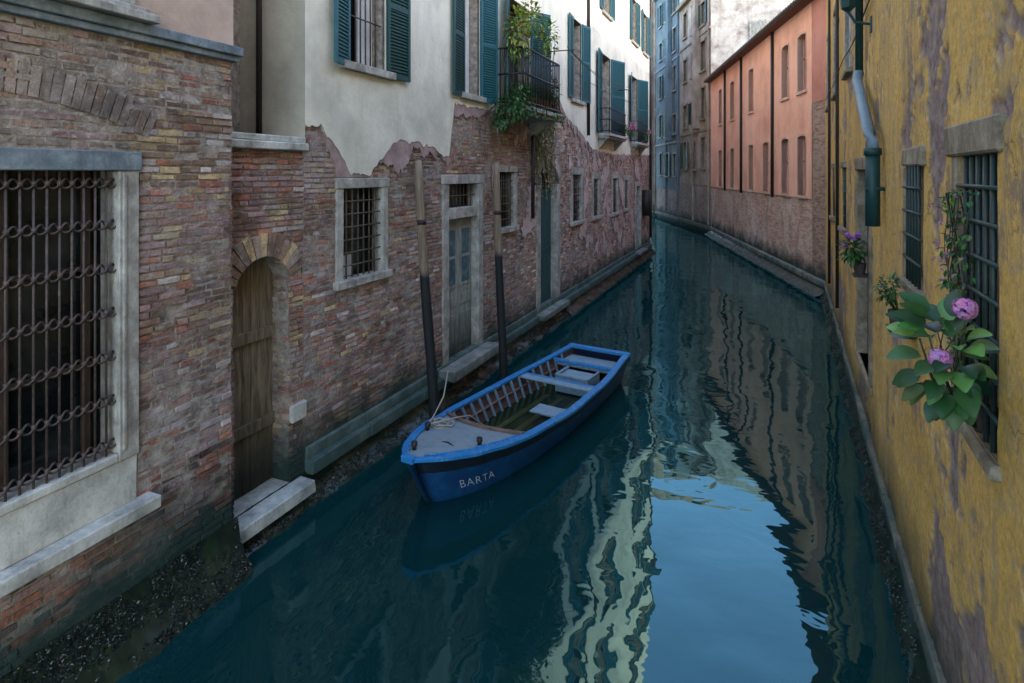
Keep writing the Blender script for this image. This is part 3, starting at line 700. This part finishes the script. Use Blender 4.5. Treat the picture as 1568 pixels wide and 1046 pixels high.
for h in wp:
    mb.face([WP.P(h[0],h[2],-.2),WP.P(h[1],h[2],-.2),WP.P(h[1],h[3]+.07,-.2),WP.P(h[0],h[3]+.07,-.2)])
mb.build('panes',m_paint('brown_panes',(.16,.055,.04),(.25,.11,.08),.5),pk)
mb=MB()
for h in wp:
    yc=(h[0]+h[1])/2; mb.wbox(WP,yc-.03,yc+.03,h[2],h[3]+.06,-.19,-.14); mb.wbox(WP,h[0],h[1],h[2]+1.2,h[2]+1.26,-.19,-.15)
mb.build('window_mullions',m_paint('brown_frames',(.22,.085,.06),(.30,.15,.1)),pk)
mb=MB()
for y in (26.9,32.2,36): mb.tube([WP.P(y,3.0,.1),WP.P(y,10,.1)],.06,8)
mb.tube([WP.P(y,9.98,.42) for y in (21.2,30,40.4)],.08,8)
mb.build('downpipes',IRON,pk,smooth=True)
TILE=m_attr('terracotta_tiles',.85,.2,.35)
mb=MB(); pr=None; y=21.0; i=0
while y<40.5:
    z=.035*math.sin(i*math.pi/2); c=mixc((.32,.14,.08),(.2,.12,.09),R())
    r=[mb.v(WP.P(y,10.05+z,.5),c),mb.v(WP.P(y,10.7+z,-3),c),mb.v(WP.P(y,11.3+z,-6.5),c)]
    if pr: mb.f([pr[0],r[0],r[1],pr[1]]); mb.f([pr[1],r[1],r[2],pr[2]])
    pr=r; y+=.07; i+=1
mb.build('tile_roof',TILE,pk)
mb=MB(); mb.wbox(WP,21.0,40.5,9.9,10.0,-.2,.46)
mb.build('eaves',m_wood('eaves_wood',(.1,.05,.035),(.2,.11,.08)),pk)
skirt('seaweed_and_mussels',WP,21.2,40.6,.36,.5,2500,.15)
mb=MB(); mb.wbox(WP,21.2,40.4,.3,.5,-.1,.16); mb.build('base_ledge',ST,pk,bevel=.02)
# unseen house added behind the canal front to keep sun off the left facades
rhm=empty('sun_blocker_house')
mb=MB(); mb.box(12,20,4,44,-1,15.2); mb.build('walls',m_plaster('ochre_plaster',(.5,.38,.25),(.35,.27,.18),(.6,.5,.35)),rhm)
mb=MB(); mb.face([(11.6,3.6,15.2),(11.6,44.4,15.2),(16,44.4,16.8),(16,3.6,16.8)],c=rf); mb.face([(20.4,3.6,15.2),(20.4,44.4,15.2),(16,44.4,16.8),(16,3.6,16.8)],c=rf)
mb.face([(12,4,15.2),(20,4,15.2),(16,3.6,16.8)],c=rf); mb.face([(12,44,15.2),(20,44,15.2),(16,44.4,16.8)],c=rf); mb.build('tile_roof',TILE,rhm)
mb=MB()
for yy in range(7,43,4):
    for zz in (2.5,6,9.5,12.8): mb.box(11.93,12.02,yy,yy+1.1,zz,zz+1.7)
mb.build('windows',TEALD,rhm)

# ================================================================ FAR HOUSES
def farhouse(name,W,y0,y1,ztop,matw,matb,zb,cols,rows,shm,side=None,back=9):
    e=empty(name); hs=[]
    for c in cols:
        for z in rows:
            if R()<.12: continue
            w=U(.36,.5); dz=U(-.15,.15); hs.append((c-w,c+w,z+dz,z+dz+U(1.5,2.1)))
    mb=MB()
    edges=sorted({y0,y1}|{(a+b)/2 for a,b in zip(cols,cols[1:])})
    for a,b in zip(edges,edges[1:]): wall_mesh(mb,W,a,b,zb,ztop,[h for h in hs if a<=h[0] and h[1]<=b],.03,.3)
    mb.build('plaster_wall',matw,e)
    mb=MB(); wall_mesh(mb,W,y0,y1,-.5,zb,[],0); mb.build('brick_base',matb,e)
    mb=MB(); a=W.P(y0,0,.03); b=W.P(y1,0,.03)
    mb.face([(a[0],a[1],-1),(a[0]+back,a[1],-1),(a[0]+back,a[1],ztop),(a[0],a[1],ztop)],[(0,-1),(9,-1),(9,ztop),(0,ztop)])
    mb.face([(b[0],b[1],-1),(b[0]+back,b[1],-1),(b[0]+back,b[1],ztop),(b[0],b[1],ztop)])
    mb.face([(a[0],a[1],ztop),(a[0]+back,a[1],ztop),(b[0]+back,b[1],ztop),(b[0],b[1],ztop)])
    mb.build('side_walls',side or matw,e)
    mb=MB()
    for h in hs: mb.face([W.P(h[0],h[2],-.2),W.P(h[1],h[2],-.2),W.P(h[1],h[3],-.2),W.P(h[0],h[3],-.2)])
    mb.build('panes',GLASS,e)
    mb=MB()
    for h in hs:
        mb.wbox(W,h[0]-.15,h[1]+.15,h[2]-.12,h[2],-.1,.16); mb.wbox(W,h[0]-.12,h[0],h[2],h[3],-.1,.07); mb.wbox(W,h[1],h[1]+.12,h[2],h[3],-.1,.07); mb.wbox(W,h[0]-.15,h[1]+.15,h[3],h[3]+.14,-.1,.1)
    mb.wbox(W,y0,y1,ztop-.3,ztop,-.1,.35); mb.wbox(W,y0,y1,.25,.5,-.1,.15)
    for zz in rows[1::2]: mb.wbox(W,y0,y1,zz-.75,zz-.6,-.1,.1)
    mb.build('frames_and_cornice',STR if matw is not BLP else ST,e)
    mb=MB()
    for i,h in enumerate(hs):
        if R()<.35: shutter(mb,W,h[0]-.13,-1,.38,h[2],h[3],.1,.08); shutter(mb,W,h[1]+.13,1,.38,h[2],h[3],.2,.08)
    mb.build('shutters',shm,e)
    mb=MB()
    for y in (y0+.3,(y0+y1)/2): mb.tube([W.P(y,.6,.1),W.P(y,ztop,.1)],.06,8)
    c=(cols[0]+cols[1])/2; mb.wbox(W,c-.35,c+.35,rows[1]-.5,ztop+1,.0,.4)
    mb.build('flue_and_downpipes',matw,e)
    return e
OLDP=m_plaster('old_brown_plaster',(.38,.29,.225),(.19,.135,.10),(.56,.47,.39),.6,.8)
WHP=m_plaster('peeling_white_plaster',(.46,.42,.37),(.20,.15,.125),(.58,.54,.49),.5,1.3)
BLP=m_plaster('blue_grey_plaster',(.17,.21,.23),(.10,.115,.13),(.24,.28,.30),.4)
FB=m_bricktex('far_brick',(.22,.13,.1),(.32,.21,.16),(.4,.31,.25),(.29,.25,.21))
WF=Wall(12.42,-.352,-1)
e=farhouse('old_brown_house',WF,40.4,48,17,OLDP,FB,3.2,(42,44.2,46.4),(4.2,7.6,11,14.2),TEALD,WHP)
class WE:
    def P(s,y,z,o=0): return (y,40.4-o,z)
mb=MB()
WW=((.6,1.4,12.0,13.6),(3.0,3.8,12.2,13.8))
for (a,b,c,d) in WW: mb.wbox(WE(),a-.1,b+.1,c-.1,d+.1,-.05,.06)
mb.build('end_wall_frames',ST,e)
mb=MB()
for (a,b,c,d) in WW: mb.wbox(WE(),a,b,c,d,-.05,.065)
mb.build('end_wall_windows',GREYW,e)
farhouse('blue_grey_house',Wall(12.9,-.362,-1),48.05,56,20.3,BLP,FB,2.6,(49.5,51.8,54.1),(3.8,7.2,10.6,14,17),TEAL)
farhouse('old_brown_house',Wall(31,-.687,-1),56.05,75,25,OLDP,FB,3,(58,61,64,67),(4,7.6,11,14.5,18,21.5),TEALD)
def lefthouse():
    e=empty('canal_side_house'); W=Wall(3.2,-.27,1); hs=[(c-.5,c+.5,z,z+1.8) for c in (34,38,42,46,50) for z in (4,7.5,11)]
    mb=MB(); wall_mesh(mb,W,31,56,-.5,15,hs,0,.3); mb.face([W.P(31,-1),(-15,31,-1),(-15,31,15),W.P(31,15)]); mb.face([W.P(31,15),W.P(56,15),(-22,56,15),(-15,31,15)]); mb.build('walls',OLDP,e)
    mb=MB()
    for h in hs: mb.face([W.P(h[0],h[2],-.2),W.P(h[1],h[2],-.2),W.P(h[1],h[3],-.2),W.P(h[0],h[3],-.2)])
    mb.build('panes',GLASS,e)
lefthouse()

# ================================================================ WATER
s=NT('canal_water_surface')
h=s.math('ADD',s.math('MULTIPLY',s.noise(.75,1,s.coord('Object',(1,1,1)),.4,.5),1.0),s.math('MULTIPLY',s.noise(2.8,2,s.coord('Object',(.8,1.2,1)),.5,.3),.14))
nb=s.bump(h,1.0,.025)
dif=s.n('ShaderNodeBsdfDiffuse'); dif.inputs[0].default_value=(.003,.030,.031,1)
gl=s.n('ShaderNodeBsdfGlossy'); gl.inputs[0].default_value=(.55,.95,1,1); gl.inputs['Roughness'].default_value=.015; s.l(nb,gl.inputs['Normal'])
fr=s.n('ShaderNodeFresnel'); fr.inputs[0].default_value=1.68; s.l(nb,fr.inputs['Normal'])
mx=s.n('ShaderNodeMixShader'); s.l(fr.outputs[0],mx.inputs[0]); s.l(dif.outputs[0],mx.inputs[1]); s.l(gl.outputs[0],mx.inputs[2]); s.l(mx.outputs[0],s.out.inputs[0])
mb=MB(); mb.face([(-300,-300,0),(300,-300,0),(300,400,0),(-300,400,0)]); mb.build('canal_water',s.mat)

# ================================================================ BOAT
boat=empty('rowing_boat')
B0=Vector((-3.62,5.95,0)); B1=Vector((-2.60,11.42,0)); ax=(B1-B0); LB=ax.length; ax.normalize()
boat.location=B0; boat.rotation_euler=(0,0,math.atan2(-ax.x,ax.y))
def lerp(tab,x):
    if x<=tab[0][0]: return tab[0][1]
    for (a,b),(c,d) in zip(tab,tab[1:]):
        if a<=x<=c:
            t=(x-a)/(c-a); t=t*t*(3-2*t)*.3+t*.7; return b+(d-b)*t
    return tab[-1][1]
HW=[(0,.07),(.15,.22),(.35,.36),(.7,.53),(1.15,.66),(1.8,.75),(2.8,.80),(4,.77),(LB,.62)]
SH=[(0,.66),(.7,.58),(1.5,.50),(2.8,.44),(4.2,.45),(LB,.52)]
ZB=-.12
def side(p,f,sg,inn=0):
    hw=lerp(HW,p); h=lerp(SH,p)
    t=p+.42*(1-f)*(1-p/LB)**2
    if p>LB-.01: t=p-.12*(1-f)
    return (sg*max(.0,(hw*(.72+.28*f**.8)-inn)),t,ZB+(h-ZB)*f)
NP=44; ps=[LB*(i/NP)**1.15 for i in range(NP+1)]; fs=[0,.2,.4,.6,.74,.82,1]
HB=m_paint('dark_blue_hull_paint',(.007,.042,.125),(.012,.10,.22),.4,.8,4)
HK=m_paint('black_rubbing_strake',(.008,.012,.018),(.02,.04,.07),.45)
GB=m_paint('bright_blue_gunwale',(.012,.17,.42),(.18,.36,.50),.55,.9,14)
DK=m_paint('grey_foredeck',(.22,.27,.30),(.12,.15,.17),.6,.8,9)
INW=m_wood('brown_inner_planks',(.06,.03,.024),(.19,.10,.08),(3,3,20))
FLR=m_paint('mossy_floor',(.022,.034,.010),(.09,.085,.022),.4,.9,5)
BILGE=m_paint('bilge_water',(.010,.020,.006),(.035,.042,.010),.06,.8,2.5)
RIB=m_paint('pale_blue_ribs',(.16,.26,.33),(.2,.17,.14),.6,.6,14)
SEAT=m_paint('faded_blue_seat',(.22,.31,.37),(.12,.15,.16),.65,.8,10)
mb=MB(); G={}
for sg in (1,-1):
    for i,p in enumerate(ps):
        for k,f in enumerate(fs): G[sg,i,k]=mb.v(side(p,f,sg))
    for i in range(NP):
        for k in range(len(fs)-1):
            mb.f([G[sg,i,k],G[sg,i+1,k],G[sg,i+1,k+1],G[sg,i,k+1]],None,1 if k>=4 else 0)
for k in range(len(fs)-1): mb.f([G[1,0,k],G[-1,0,k],G[-1,0,k+1],G[1,0,k+1]],None,0); mb.f([G[1,NP,k],G[-1,NP,k],G[-1,NP,k+1],G[1,NP,k+1]],None,0)
for i in range(NP): mb.f([G[1,i,0],G[-1,i,0],G[-1,i+1,0],G[1,i+1,0]])
mb.build('hull',[HB,HK],boat,smooth=True)
mb=MB(); G={}
for sg in (1,-1):
    for i,p in enumerate(ps):
        for k,f in enumerate((.2,.45,.7,.98)): G[sg,i,k]=mb.v(side(p,f,sg,.035))
    for i in range(NP):
        for k in range(3): mb.f([G[sg,i,k],G[sg,i+1,k],G[sg,i+1,k+1],G[sg,i,k+1]])
for k in range(3): mb.f([G[1,NP,k],G[-1,NP,k],G[-1,NP,k+1],G[1,NP,k+1]])
mb.build('inner_planking',INW,boat)
mb=MB()
for i in range(NP): 
    a=side(ps[i],.24,1,.03);b=side(ps[i+1],.24,1,.03)
    mb.face([(-a[0],a[1],.03),(a[0],a[1],.03),(b[0],b[1],.03),(-b[0],b[1],.03)])
mb.build('floor',FLR,boat)
mb=MB()
for x0 in (-.34,-.06,.22): mb.box(x0,x0+.10,1.75,3.95,.045,.082+.01*R())
mb.build('floor_slats',m_paint('wet_floor_slats',(.035,.042,.014),(.13,.11,.035),.3,.9,7),boat)
mb=MB()
for i in range(NP):
    if ps[i]<.9: continue
    a=side(ps[i],.34,1,.04);b=side(ps[i+1],.34,1,.04)
    mb.face([(-a[0],a[1],.078),(a[0],a[1],.078),(b[0],b[1],.078),(-b[0],b[1],.078)])
mb.build('bilge_water',BILGE,boat)
mb=MB(); 
for sg in (1,-1):
    pr=None
    for p in ps:
        x,t,z=side(p,1,sg); w=.095 if p>.3 else .06
        xi=sg*max(0,abs(x)-w); xo=x+sg*.022
        r=[mb.v((xi,t,z-.02)),mb.v((xo,t,z-.028)),mb.v((xo,t,z+.022)),mb.v((xi,t,z+.03))]
        if pr:
            for a in range(4): mb.f([pr[a],r[a],r[(a+1)%4],pr[(a+1)%4]])
        pr=r
x,t,z=side(LB,1,1); mb.box(-x-.02,x+.02,t-.11,t+.03,z-.022,z+.034)
mb.box(-.09,.09,-.035,.05,.62,.70)
mb.build('gunwale',GB,boat,bevel=.008)
mb=MB(); rows=[]
for i in range(22):
    r=[]
    for k in range(13):
        u=k/12*2-1; pe=1.55-.22*(1-u*u)
        p=pe*i/21; hw=max(.01,lerp(HW,p)-.088 if p>.3 else lerp(HW,p)-.055)
        r.append(mb.v((u*hw,p,lerp(SH,p)+.012+.035*(1-u*u)*min(1,p*2))))
    rows.append(r)
for i in range(21):
    for k in range(12): mb.f([rows[i][k],rows[i][k+1],rows[i+1][k+1],rows[i+1][k]])
mb.build('foredeck',DK,boat,smooth=True)
mb=MB(); pts=[]
for k in range(13):
    u=k/12*2-1; pe=1.55-.22*(1-u*u); hw=lerp(HW,pe)-.07; pts.append((u*hw,pe,lerp(SH,pe)+.012+.035*(1-u*u)))
pr=None
for a in pts:
    r=[mb.v((a[0],a[1]-.02,a[2]-.07)),mb.v((a[0],a[1]+.03,a[2]-.07)),mb.v((a[0],a[1]+.03,a[2]+.035)),mb.v((a[0],a[1]-.02,a[2]+.035))]
    if pr:
        for q in range(4): mb.f([pr[q],r[q],r[(q+1)%4],pr[(q+1)%4]])
    pr=r
mb.build('deck_coaming',m_wood('varnished_coaming',(.09,.05,.035),(.25,.17,.13),(3,20,3)),boat)
mb=MB()
for sg in (1,-1):
    mb.tube([(sg*(lerp(HW,p)-.10),p,lerp(SH,p)+.03) for p in [.15+.1*i for i in range(14)]],.014,6)
mb.build('deck_edge_trim',GB,boat)
mb=MB()
p=1.7
while p<LB-.3:
    for sg in (1,-1):
        a=side(p,.22,sg,.045);b=side(p,.6,sg,.06);c=side(p,.97,sg,.06)
        pts=[(a[0]-sg*.18,a[1],.045),a,b,c]
        for u,v in zip(pts,pts[1:]):
            u=Vector(u);v=Vector(v); d=Vector((0,.018,0)); n=Vector((-sg*.03,0,.01))
            mb.box8([u-d,u+d,u+d+n,u-d+n,v-d,v+d,v+d+n,v-d+n])
    p+=.24
mb.build('ribs',RIB,boat)
mb=MB()
for sg in (1,-1):
    mb.tube([side(p,.66,sg,.075) for p in [1.6+.25*i for i in range(14)]],.018,6)
mb.build('inner_stringers',m_wood('stringer_wood',(.10,.05,.035),(.28,.17,.13),(3,3,20)),boat)
mb=MB()
def thwart(p,w,z,th=.03,a=-1,b=1):
    hw=lerp(HW,p)-.06; mb.box(a*hw,b*hw,p-w/2,p+w/2,z,z+th)
thwart(3.75,.16,.40); thwart(2.95,.34,.25,.03,.02,1)
mb.build('thwarts',SEAT,boat,bevel=.006)
mb=MB()
mb.box(-.25,.40,4.15,4.65,.10,.36); mb.box(-.25,-.21,4.15,4.65,.36,.42); mb.box(.36,.40,4.15,4.65,.36,.42); mb.box(-.21,.36,4.15,4.19,.36,.42)
x,t,z=side(LB-.4,1,1); mb.box(-x+.09,x-.09,LB-.75,LB-.1,z-.16,z-.13)
mb.build('stern_locker',SEAT,boat,bevel=.01)
mb=MB(); mb.box(-.60,.60,4.78,4.86,.40,.46); mb.box(-.68,.68,3.84,3.92,.385,.43); mb.build('blue_crossbeams',GB,boat,bevel=.008)
mb=MB()
for (x,y) in ((-.10,.22),(.42,.85),(-.42,.85)):
    z=lerp(SH,y)+.03; mb.tube([(x,y,z-.03),(x,y,z+.03),(x,y,z+.05),(x,y,z+.09)],[.028,.028,.04,.038],10)
mb.tube([(-.02,.6,.62),(.10,.62,.64),(.2,.6,.62)],.012,6)
mb.build('cleats',IRON,boat,smooth=True)
mb=MB()
for k,(sx,sy) in enumerate(((-.38,1.05),(-.42,1.1),(-.36,1.12))):
    mb.tube([(sx+.13*math.cos(a*.5)*(1+.1*k),sy+.10*math.sin(a*.5),lerp(SH,1.1)+.05+.01*k+.01*math.sin(a*3)) for a in range(14)],.011,6)
mb.tube([(-.42,.85,.66),(-.55,1.1,.62),(-.75,1.6,.72),(-.98,2.0,.95)],.011,6)
mb.tube([(-.42,.85,.66),(-.3,1.3,.62),(-.35,1.7,.5),(-.15,2.1,.12)],.011,6)
ROPE=m_paint('rope',(.36,.32,.26),(.2,.17,.13),.9); mb.build('rope',ROPE,boat,smooth=True)
cu=bpy.data.curves.new('t','FONT'); cu.body='BARTA'; cu.size=.17; cu.space_character=1.15; cu.resolution_u=3; cu.offset=-.003
to=bpy.data.objects.new('t',cu); scene.collection.objects.link(to); bpy.context.view_layer.update()
me=bpy.data.meshes.new_from_object(to.evaluated_get(bpy.context.evaluated_depsgraph_get())); bpy.data.objects.remove(to)
mb=MB(); wmax=max(v.co.x for v in me.vertices)
def hp(u,v):
    p=.36+u/wmax*.52; f=.36+v/.12*.17
    a=Vector(side(p,f,1)); b=Vector(side(p+.02,f,1)); c=Vector(side(p,f+.05,1)); n=(b-a).cross(c-a).normalized(); 
    if n.x<0:n=-n
    return a+n*.012
for v in me.vertices: mb.v(hp(v.co.x,v.co.y))
for f in me.polygons: mb.f(list(f.vertices))
mb.build('boat_name_lettering',m_paint('white_lettering',(.52,.55,.58),(.16,.2,.28),.6,.6,30),boat)

# ================================================================ POLES
PW=NT('mooring_pole_wood')
cz=PW.posz(); c=PW.ramp(PW.noise(1.5,8,PW.coord('Object',(16,16,1.2)),.7,.5),[(.3,(.10,.07,.045)),(.7,(.28,.20,.14))])
mr=PW.n('ShaderNodeMapRange'); PW.l(PW.math('ADD',cz,PW.math('MULTIPLY',PW.noise(3,4),.2)),mr.inputs[0]); mr.inputs[1].default_value=2.5; mr.inputs[2].default_value=2.62; mr.inputs[3].default_value=1; mr.inputs[4].default_value=0
c=PW.mix(mr.outputs[0],c,(.012,.013,.014)); PWM=PW.fin(c,.7,PW.bump(PW.noise(2,6,PW.coord('Object',(18,18,1))),.6,.01),.3)
def pole(b,t):
    mb=MB(); b=Vector(b);t=Vector(t); n=16; pts=[];rs=[]
    for i in range(n+1):
        f=i/n; p=b.lerp(t,f); p.x+=.012*math.sin(f*7); pts.append(p); rs.append(.088-.02*f+.004*NZ(f*9,b.y))
    rs[-1]=.052; mb.tube(pts,rs,14); 
    mb.tube([b.lerp(t,.80),b.lerp(t,.815)],.076,14,mi=1)
    mb.build('mooring_pole',[PWM,IRON],smooth=True)
pole((-4.36,8.06,-.8),(-4.70,8.0,4.2)); pole((-4.2,10.4,-.8),(-4.43,10.5,4.2))

# ================================================================ PLANTS
LEAF=m_attr('leaf',.42,.45,.2,.25); FLO=m_attr('petals',.6,.2,.15,.2)
def leaf(mb,p,d,up,L,w,c,bend=.25,n=4):
    p=Vector(p);d=Vector(d).normalized();up=Vector(up); s=d.cross(up)
    if s.length<.05: s=d.cross(Vector((1,.3,0)))
    s.normalize(); u=s.cross(d).normalized(); pr=None
    for i in range(n+1):
        t=i/n; wd=w*math.sin(math.pi*min(.97,.08+t*.9))**.8*.5; q=p+d*L*t-u*bend*L*t*t
        r=[mb.v(q-s*wd+u*wd*.35,c),mb.v(q,tuple(x*1.15 for x in c)),mb.v(q+s*wd+u*wd*.35,c)]
        if pr: mb.f([pr[0],pr[1],r[1],r[0]]); mb.f([pr[1],pr[2],r[2],r[1]])
        pr=r
def rv(): 
    v=Vector((U(-1,1),U(-1,1),U(-1,1)))
    return v.normalized() if v.length>.01 else Vector((0,0,1))
def cluster(mb,c,rad,n,L,cols,down=0):
    c=Vector(c)
    for _ in range(n):
        v=rv(); r=R()**.5; p=c+Vector((v.x*rad[0],v.y*rad[1],v.z*rad[2]))*r
        d=(v+rv()*.6+Vector((0,0,-down))).normalized(); l=L*U(.6,1.3)
        leaf(mb,p,d,(0,0,1),l,l*.55,tuple(x*U(.6,1.35) for x in random.choice(cols)),.25,2)
GR=[(.035,.10,.02),(.06,.15,.03),(.025,.07,.02)]; YG=[(.22,.26,.03),(.14,.2,.03),(.38,.34,.05),(.06,.13,.03)]
def flower(mb,c,r,n,col,s):
    c=Vector(c)
    for _ in range(n):
        v=rv(); p=c+v*r*U(.75,1.05); a=v.cross(rv()).normalized(); b=v.cross(a); k=tuple(x*U(.65,1.25) for x in col)
        for q in range(4):
            an=q*math.pi/2; e=a*math.cos(an)+b*math.sin(an); g=v.cross(e)
            mb.face([p,p+e*s*.6+g*s*.45+v*s*.1,p+e*s*1.1+v*s*.2,p+e*s*.6-g*s*.45+v*s*.1],c=k)
hy=empty('hydrangea_plant')
base=Vector(WR.P(4.0,2.58,.02)); lm=MB(); stm=MB(); ctr=Vector((1.0,3.70,3.04))
heads=[Vector((1.03,3.52,3.33)),Vector((.935,3.55,3.06))]
for i in range(66):
    v=rv(); v.x=v.x*.9-.15; p=ctr+Vector((v.x*.13,v.y*.2,v.z*.24)); d=Vector((v.x-.3,v.y-.1,v.z*.8+.05)); L=U(.09,.17)
    leaf(lm,p,d,(-.3,-.6,1),L,L*.68,tuple(x*U(.7,1.3) for x in random.choice([(.04,.11,.03),(.09,.2,.05),(.025,.08,.025),(.02,.06,.025),(.14,.26,.08)])),.3,6)
for k in range(9):
    q=ctr+Vector((U(-.12,.08),U(-.15,.15),U(-.15,.2))); m=base.lerp(q,.5)+Vector((-.05,0,-.05)); stm.tube([base,m,q],[.009,.007,.005],6,c=(.06,.08,.03))
for h in heads: stm.tube([base,base.lerp(h,.5)+Vector((-.03,0,0)),h],[.008,.006,.005],6,c=(.06,.08,.03))
lm.build('leaves',LEAF,hy,smooth=True); stm.build('stems',LEAF,hy,smooth=True)
fm=MB(); 
for h in heads:
    flower(fm,h,.052,260,(.70,.30,.58),.0115); flower(fm,h,.042,80,(.35,.10,.28),.011)
fm.build('flower_heads',FLO,hy)
pm=MB(); bp=base+Vector((.05,.02,0)); pm.tube([bp+Vector((0,0,-.02)),bp+Vector((0,0,.10)),bp+Vector((0,0,.11))],[.05,.07,.075],14,c=(.08,.05,.045)); pm.build('flower_pot',m_attr('terracotta',.8,.2),hy,smooth=True)
cl=MB()
for k in range(8):
    pts=[]; y=U(3.9,4.6); z=2.7
    for i in range(14): pts.append(Vector(WR.P(y+.12*math.sin(i*.7+k),z+i*.09,.06+.03*math.sin(i+k)))); 
    cl.tube(pts,.004,5,c=(.06,.05,.03))
    for p in pts[3:]:
        for _ in range(3): 
            if R()<.65: leaf(cl,p+rv()*.03,rv()+Vector((-.5,0,-.2)),(0,0,1),U(.03,.055),.034,tuple(x*U(.6,1.4) for x in random.choice(GR+[(.10,.2,.05)])),.2,2)
for k in range(14):
    y=U(3.9,4.6); flower(cl,WR.P(y,U(3.0,3.9),.12),.012,5,(.5,.2,.35),.009)
cl.build('climbing_plant',LEAF)
def wallplant(y,z,rad,n,fl=None,name='potted_plant',L=.09):
    e=empty(name); mb=MB(); c=WR.P(y,z,.2); cluster(mb,c,rad,n,L,GR,.3); b=Vector(WR.P(y,z-.22,.12))
    for _ in range(6): mb.tube([b,Vector(c)+rv()*.1],.005,5,c=(.05,.06,.03))
    mb.build('foliage',LEAF,e,smooth=True)
    mb=MB(); mb.tube([b+Vector((0,0,-.12)),b+Vector((0,0,.04))],[.06,.085],12,c=(.07,.05,.045)); mb.wbox(WR,y-.12,y+.12,z-.36,z-.33,-.02,.2,c=(.05,.04,.04)); mb.build('pot_and_shelf',m_attr('clay',.8,.2),e)
    if fl:
        mb=MB()
        for _ in range(5): flower(mb,Vector(c)+Vector((U(-.18,.1),U(-.1,.1),U(.0,.22))),.04,50,fl,.013)
        mb.build('flowers',FLO,e)
wallplant(9.2,2.95,(.15,.22,.18),170,(.6,.22,.62)); wallplant(5.9,3.0,(.07,.18,.12),90,None,L=.06)
mb=MB()
for (y,z,o,r,n,cs,L) in ((11.1,5.45,.65,(.28,.4,.38),480,GR,.10),(11.5,6.9,.5,(.25,.4,.65),330,YG,.11),(12.3,7.4,.45,(.3,.55,.4),220,YG,.11),(13.3,7.2,.5,(.25,.35,.55),200,YG,.10),(10.95,5.2,.35,(.2,.2,.35),260,GR,.09),(13.4,6.0,.6,(.15,.25,.3),130,GR,.09)):
    cluster(mb,W2.P(y,z,o),r,n,L,cs,.3)
for yy in (11.8,12.15,12.5,12.85,13.2):
    cluster(mb,W2.P(yy,5.78,.5),(.14,.14,.18),90,.08,GR,.2)
for yy in (11.7,12.3,13.0,13.5):
    cluster(mb,W2.P(yy,5.32,.80),(.05,.13,.16),50,.06,GR,.6)
for k in range(16):
    y=U(11.4,13.6); pts=[Vector(W2.P(y+.06*math.sin(i+k),5.45+(i*.2 if k<10 else 0),.4+.03*i)) for i in range(9)]; mb.tube(pts,.006,5,c=(.08,.06,.03))
mb.build('balcony_plants',LEAF,smooth=False)
mb=MB()
for k in range(80):
    y=14.0+U(-.35,.75); z0=U(5.2,6.6); ln=U(.6,2.3); pts=[Vector(W2.P(y+.05*math.sin(i*.9+k)+.02*i,z0-ln*i/9,.12+.07*math.sin(i*.5+k))) for i in range(10)]
    mb.tube(pts,.006,4,c=(.30,.24,.15))
    for p in pts:
        for _ in range(3): leaf(mb,p,rv()+Vector((.3,0,-.6)),(0,0,1),U(.05,.10),.045,tuple(x*U(.6,1.3) for x in random.choice([(.30,.25,.15),(.14,.18,.06),(.38,.32,.21)])),.2,2)
mb.build('hanging_creeper',LEAF)
e=empty('flower_pots'); mb=MB()
for y in (11.8,12.15,12.5,12.85,13.2): 
    p=Vector(W2.P(y,5.42,.55)); mb.tube([p,p+Vector((0,0,.22))],[.09,.13],12,c=(.3,.12,.07))
mb.build('clay_pots',m_attr('clay2',.8,.2),e)
mb=MB(); fm=MB()
for y in (22.3,23.2,26.5): 
    cluster(mb,W2.P(y,5.7,.45),(.2,.35,.22),110,.1,GR,.3)
    for _ in range(7): flower(fm,Vector(W2.P(y+U(-.3,.3),5.75+U(-.1,.15),.6)),.05,16,(.6,.2,.35),.03)
mb.build('window_box_plants',LEAF); fm.build('window_box_flowers',FLO)

# ================================================================ LIGHT, WORLD, CAMERA
el=math.radians(20); sd=Vector((.93,-.37,0)).normalized()*math.cos(el)+Vector((0,0,math.sin(el)))
L=bpy.data.lights.new('sun','SUN'); L.energy=3.6; L.angle=math.radians(.5); L.color=(1,.88,.70)
so=bpy.data.objects.new('sun',L); scene.collection.objects.link(so); so.rotation_euler=sd.to_track_quat('Z','Y').to_euler()
w=bpy.data.worlds.new('World'); scene.world=w; w.use_nodes=True; nt=w.node_tree
bg=nt.nodes['Background']; sk=nt.nodes.new('ShaderNodeTexSky'); sk.sky_type='NISHITA'; sk.sun_disc=False; sk.sun_elevation=el; sk.sun_rotation=math.atan2(sd.x,sd.y); sk.ozone_density=1.5
nt.links.new(sk.outputs[0],bg.inputs[0]); bg.inputs[1].default_value=1.15
cam=bpy.data.cameras.new('camera'); co=bpy.data.objects.new('camera',cam); scene.collection.objects.link(co); scene.camera=co
co.location=(0,0,4); co.rotation_euler=(math.radians(90),0,math.radians(21.3)); cam.sensor_width=36; cam.lens=20.66; cam.shift_y=-.1645; cam.clip_end=1000; cam.clip_start=.05
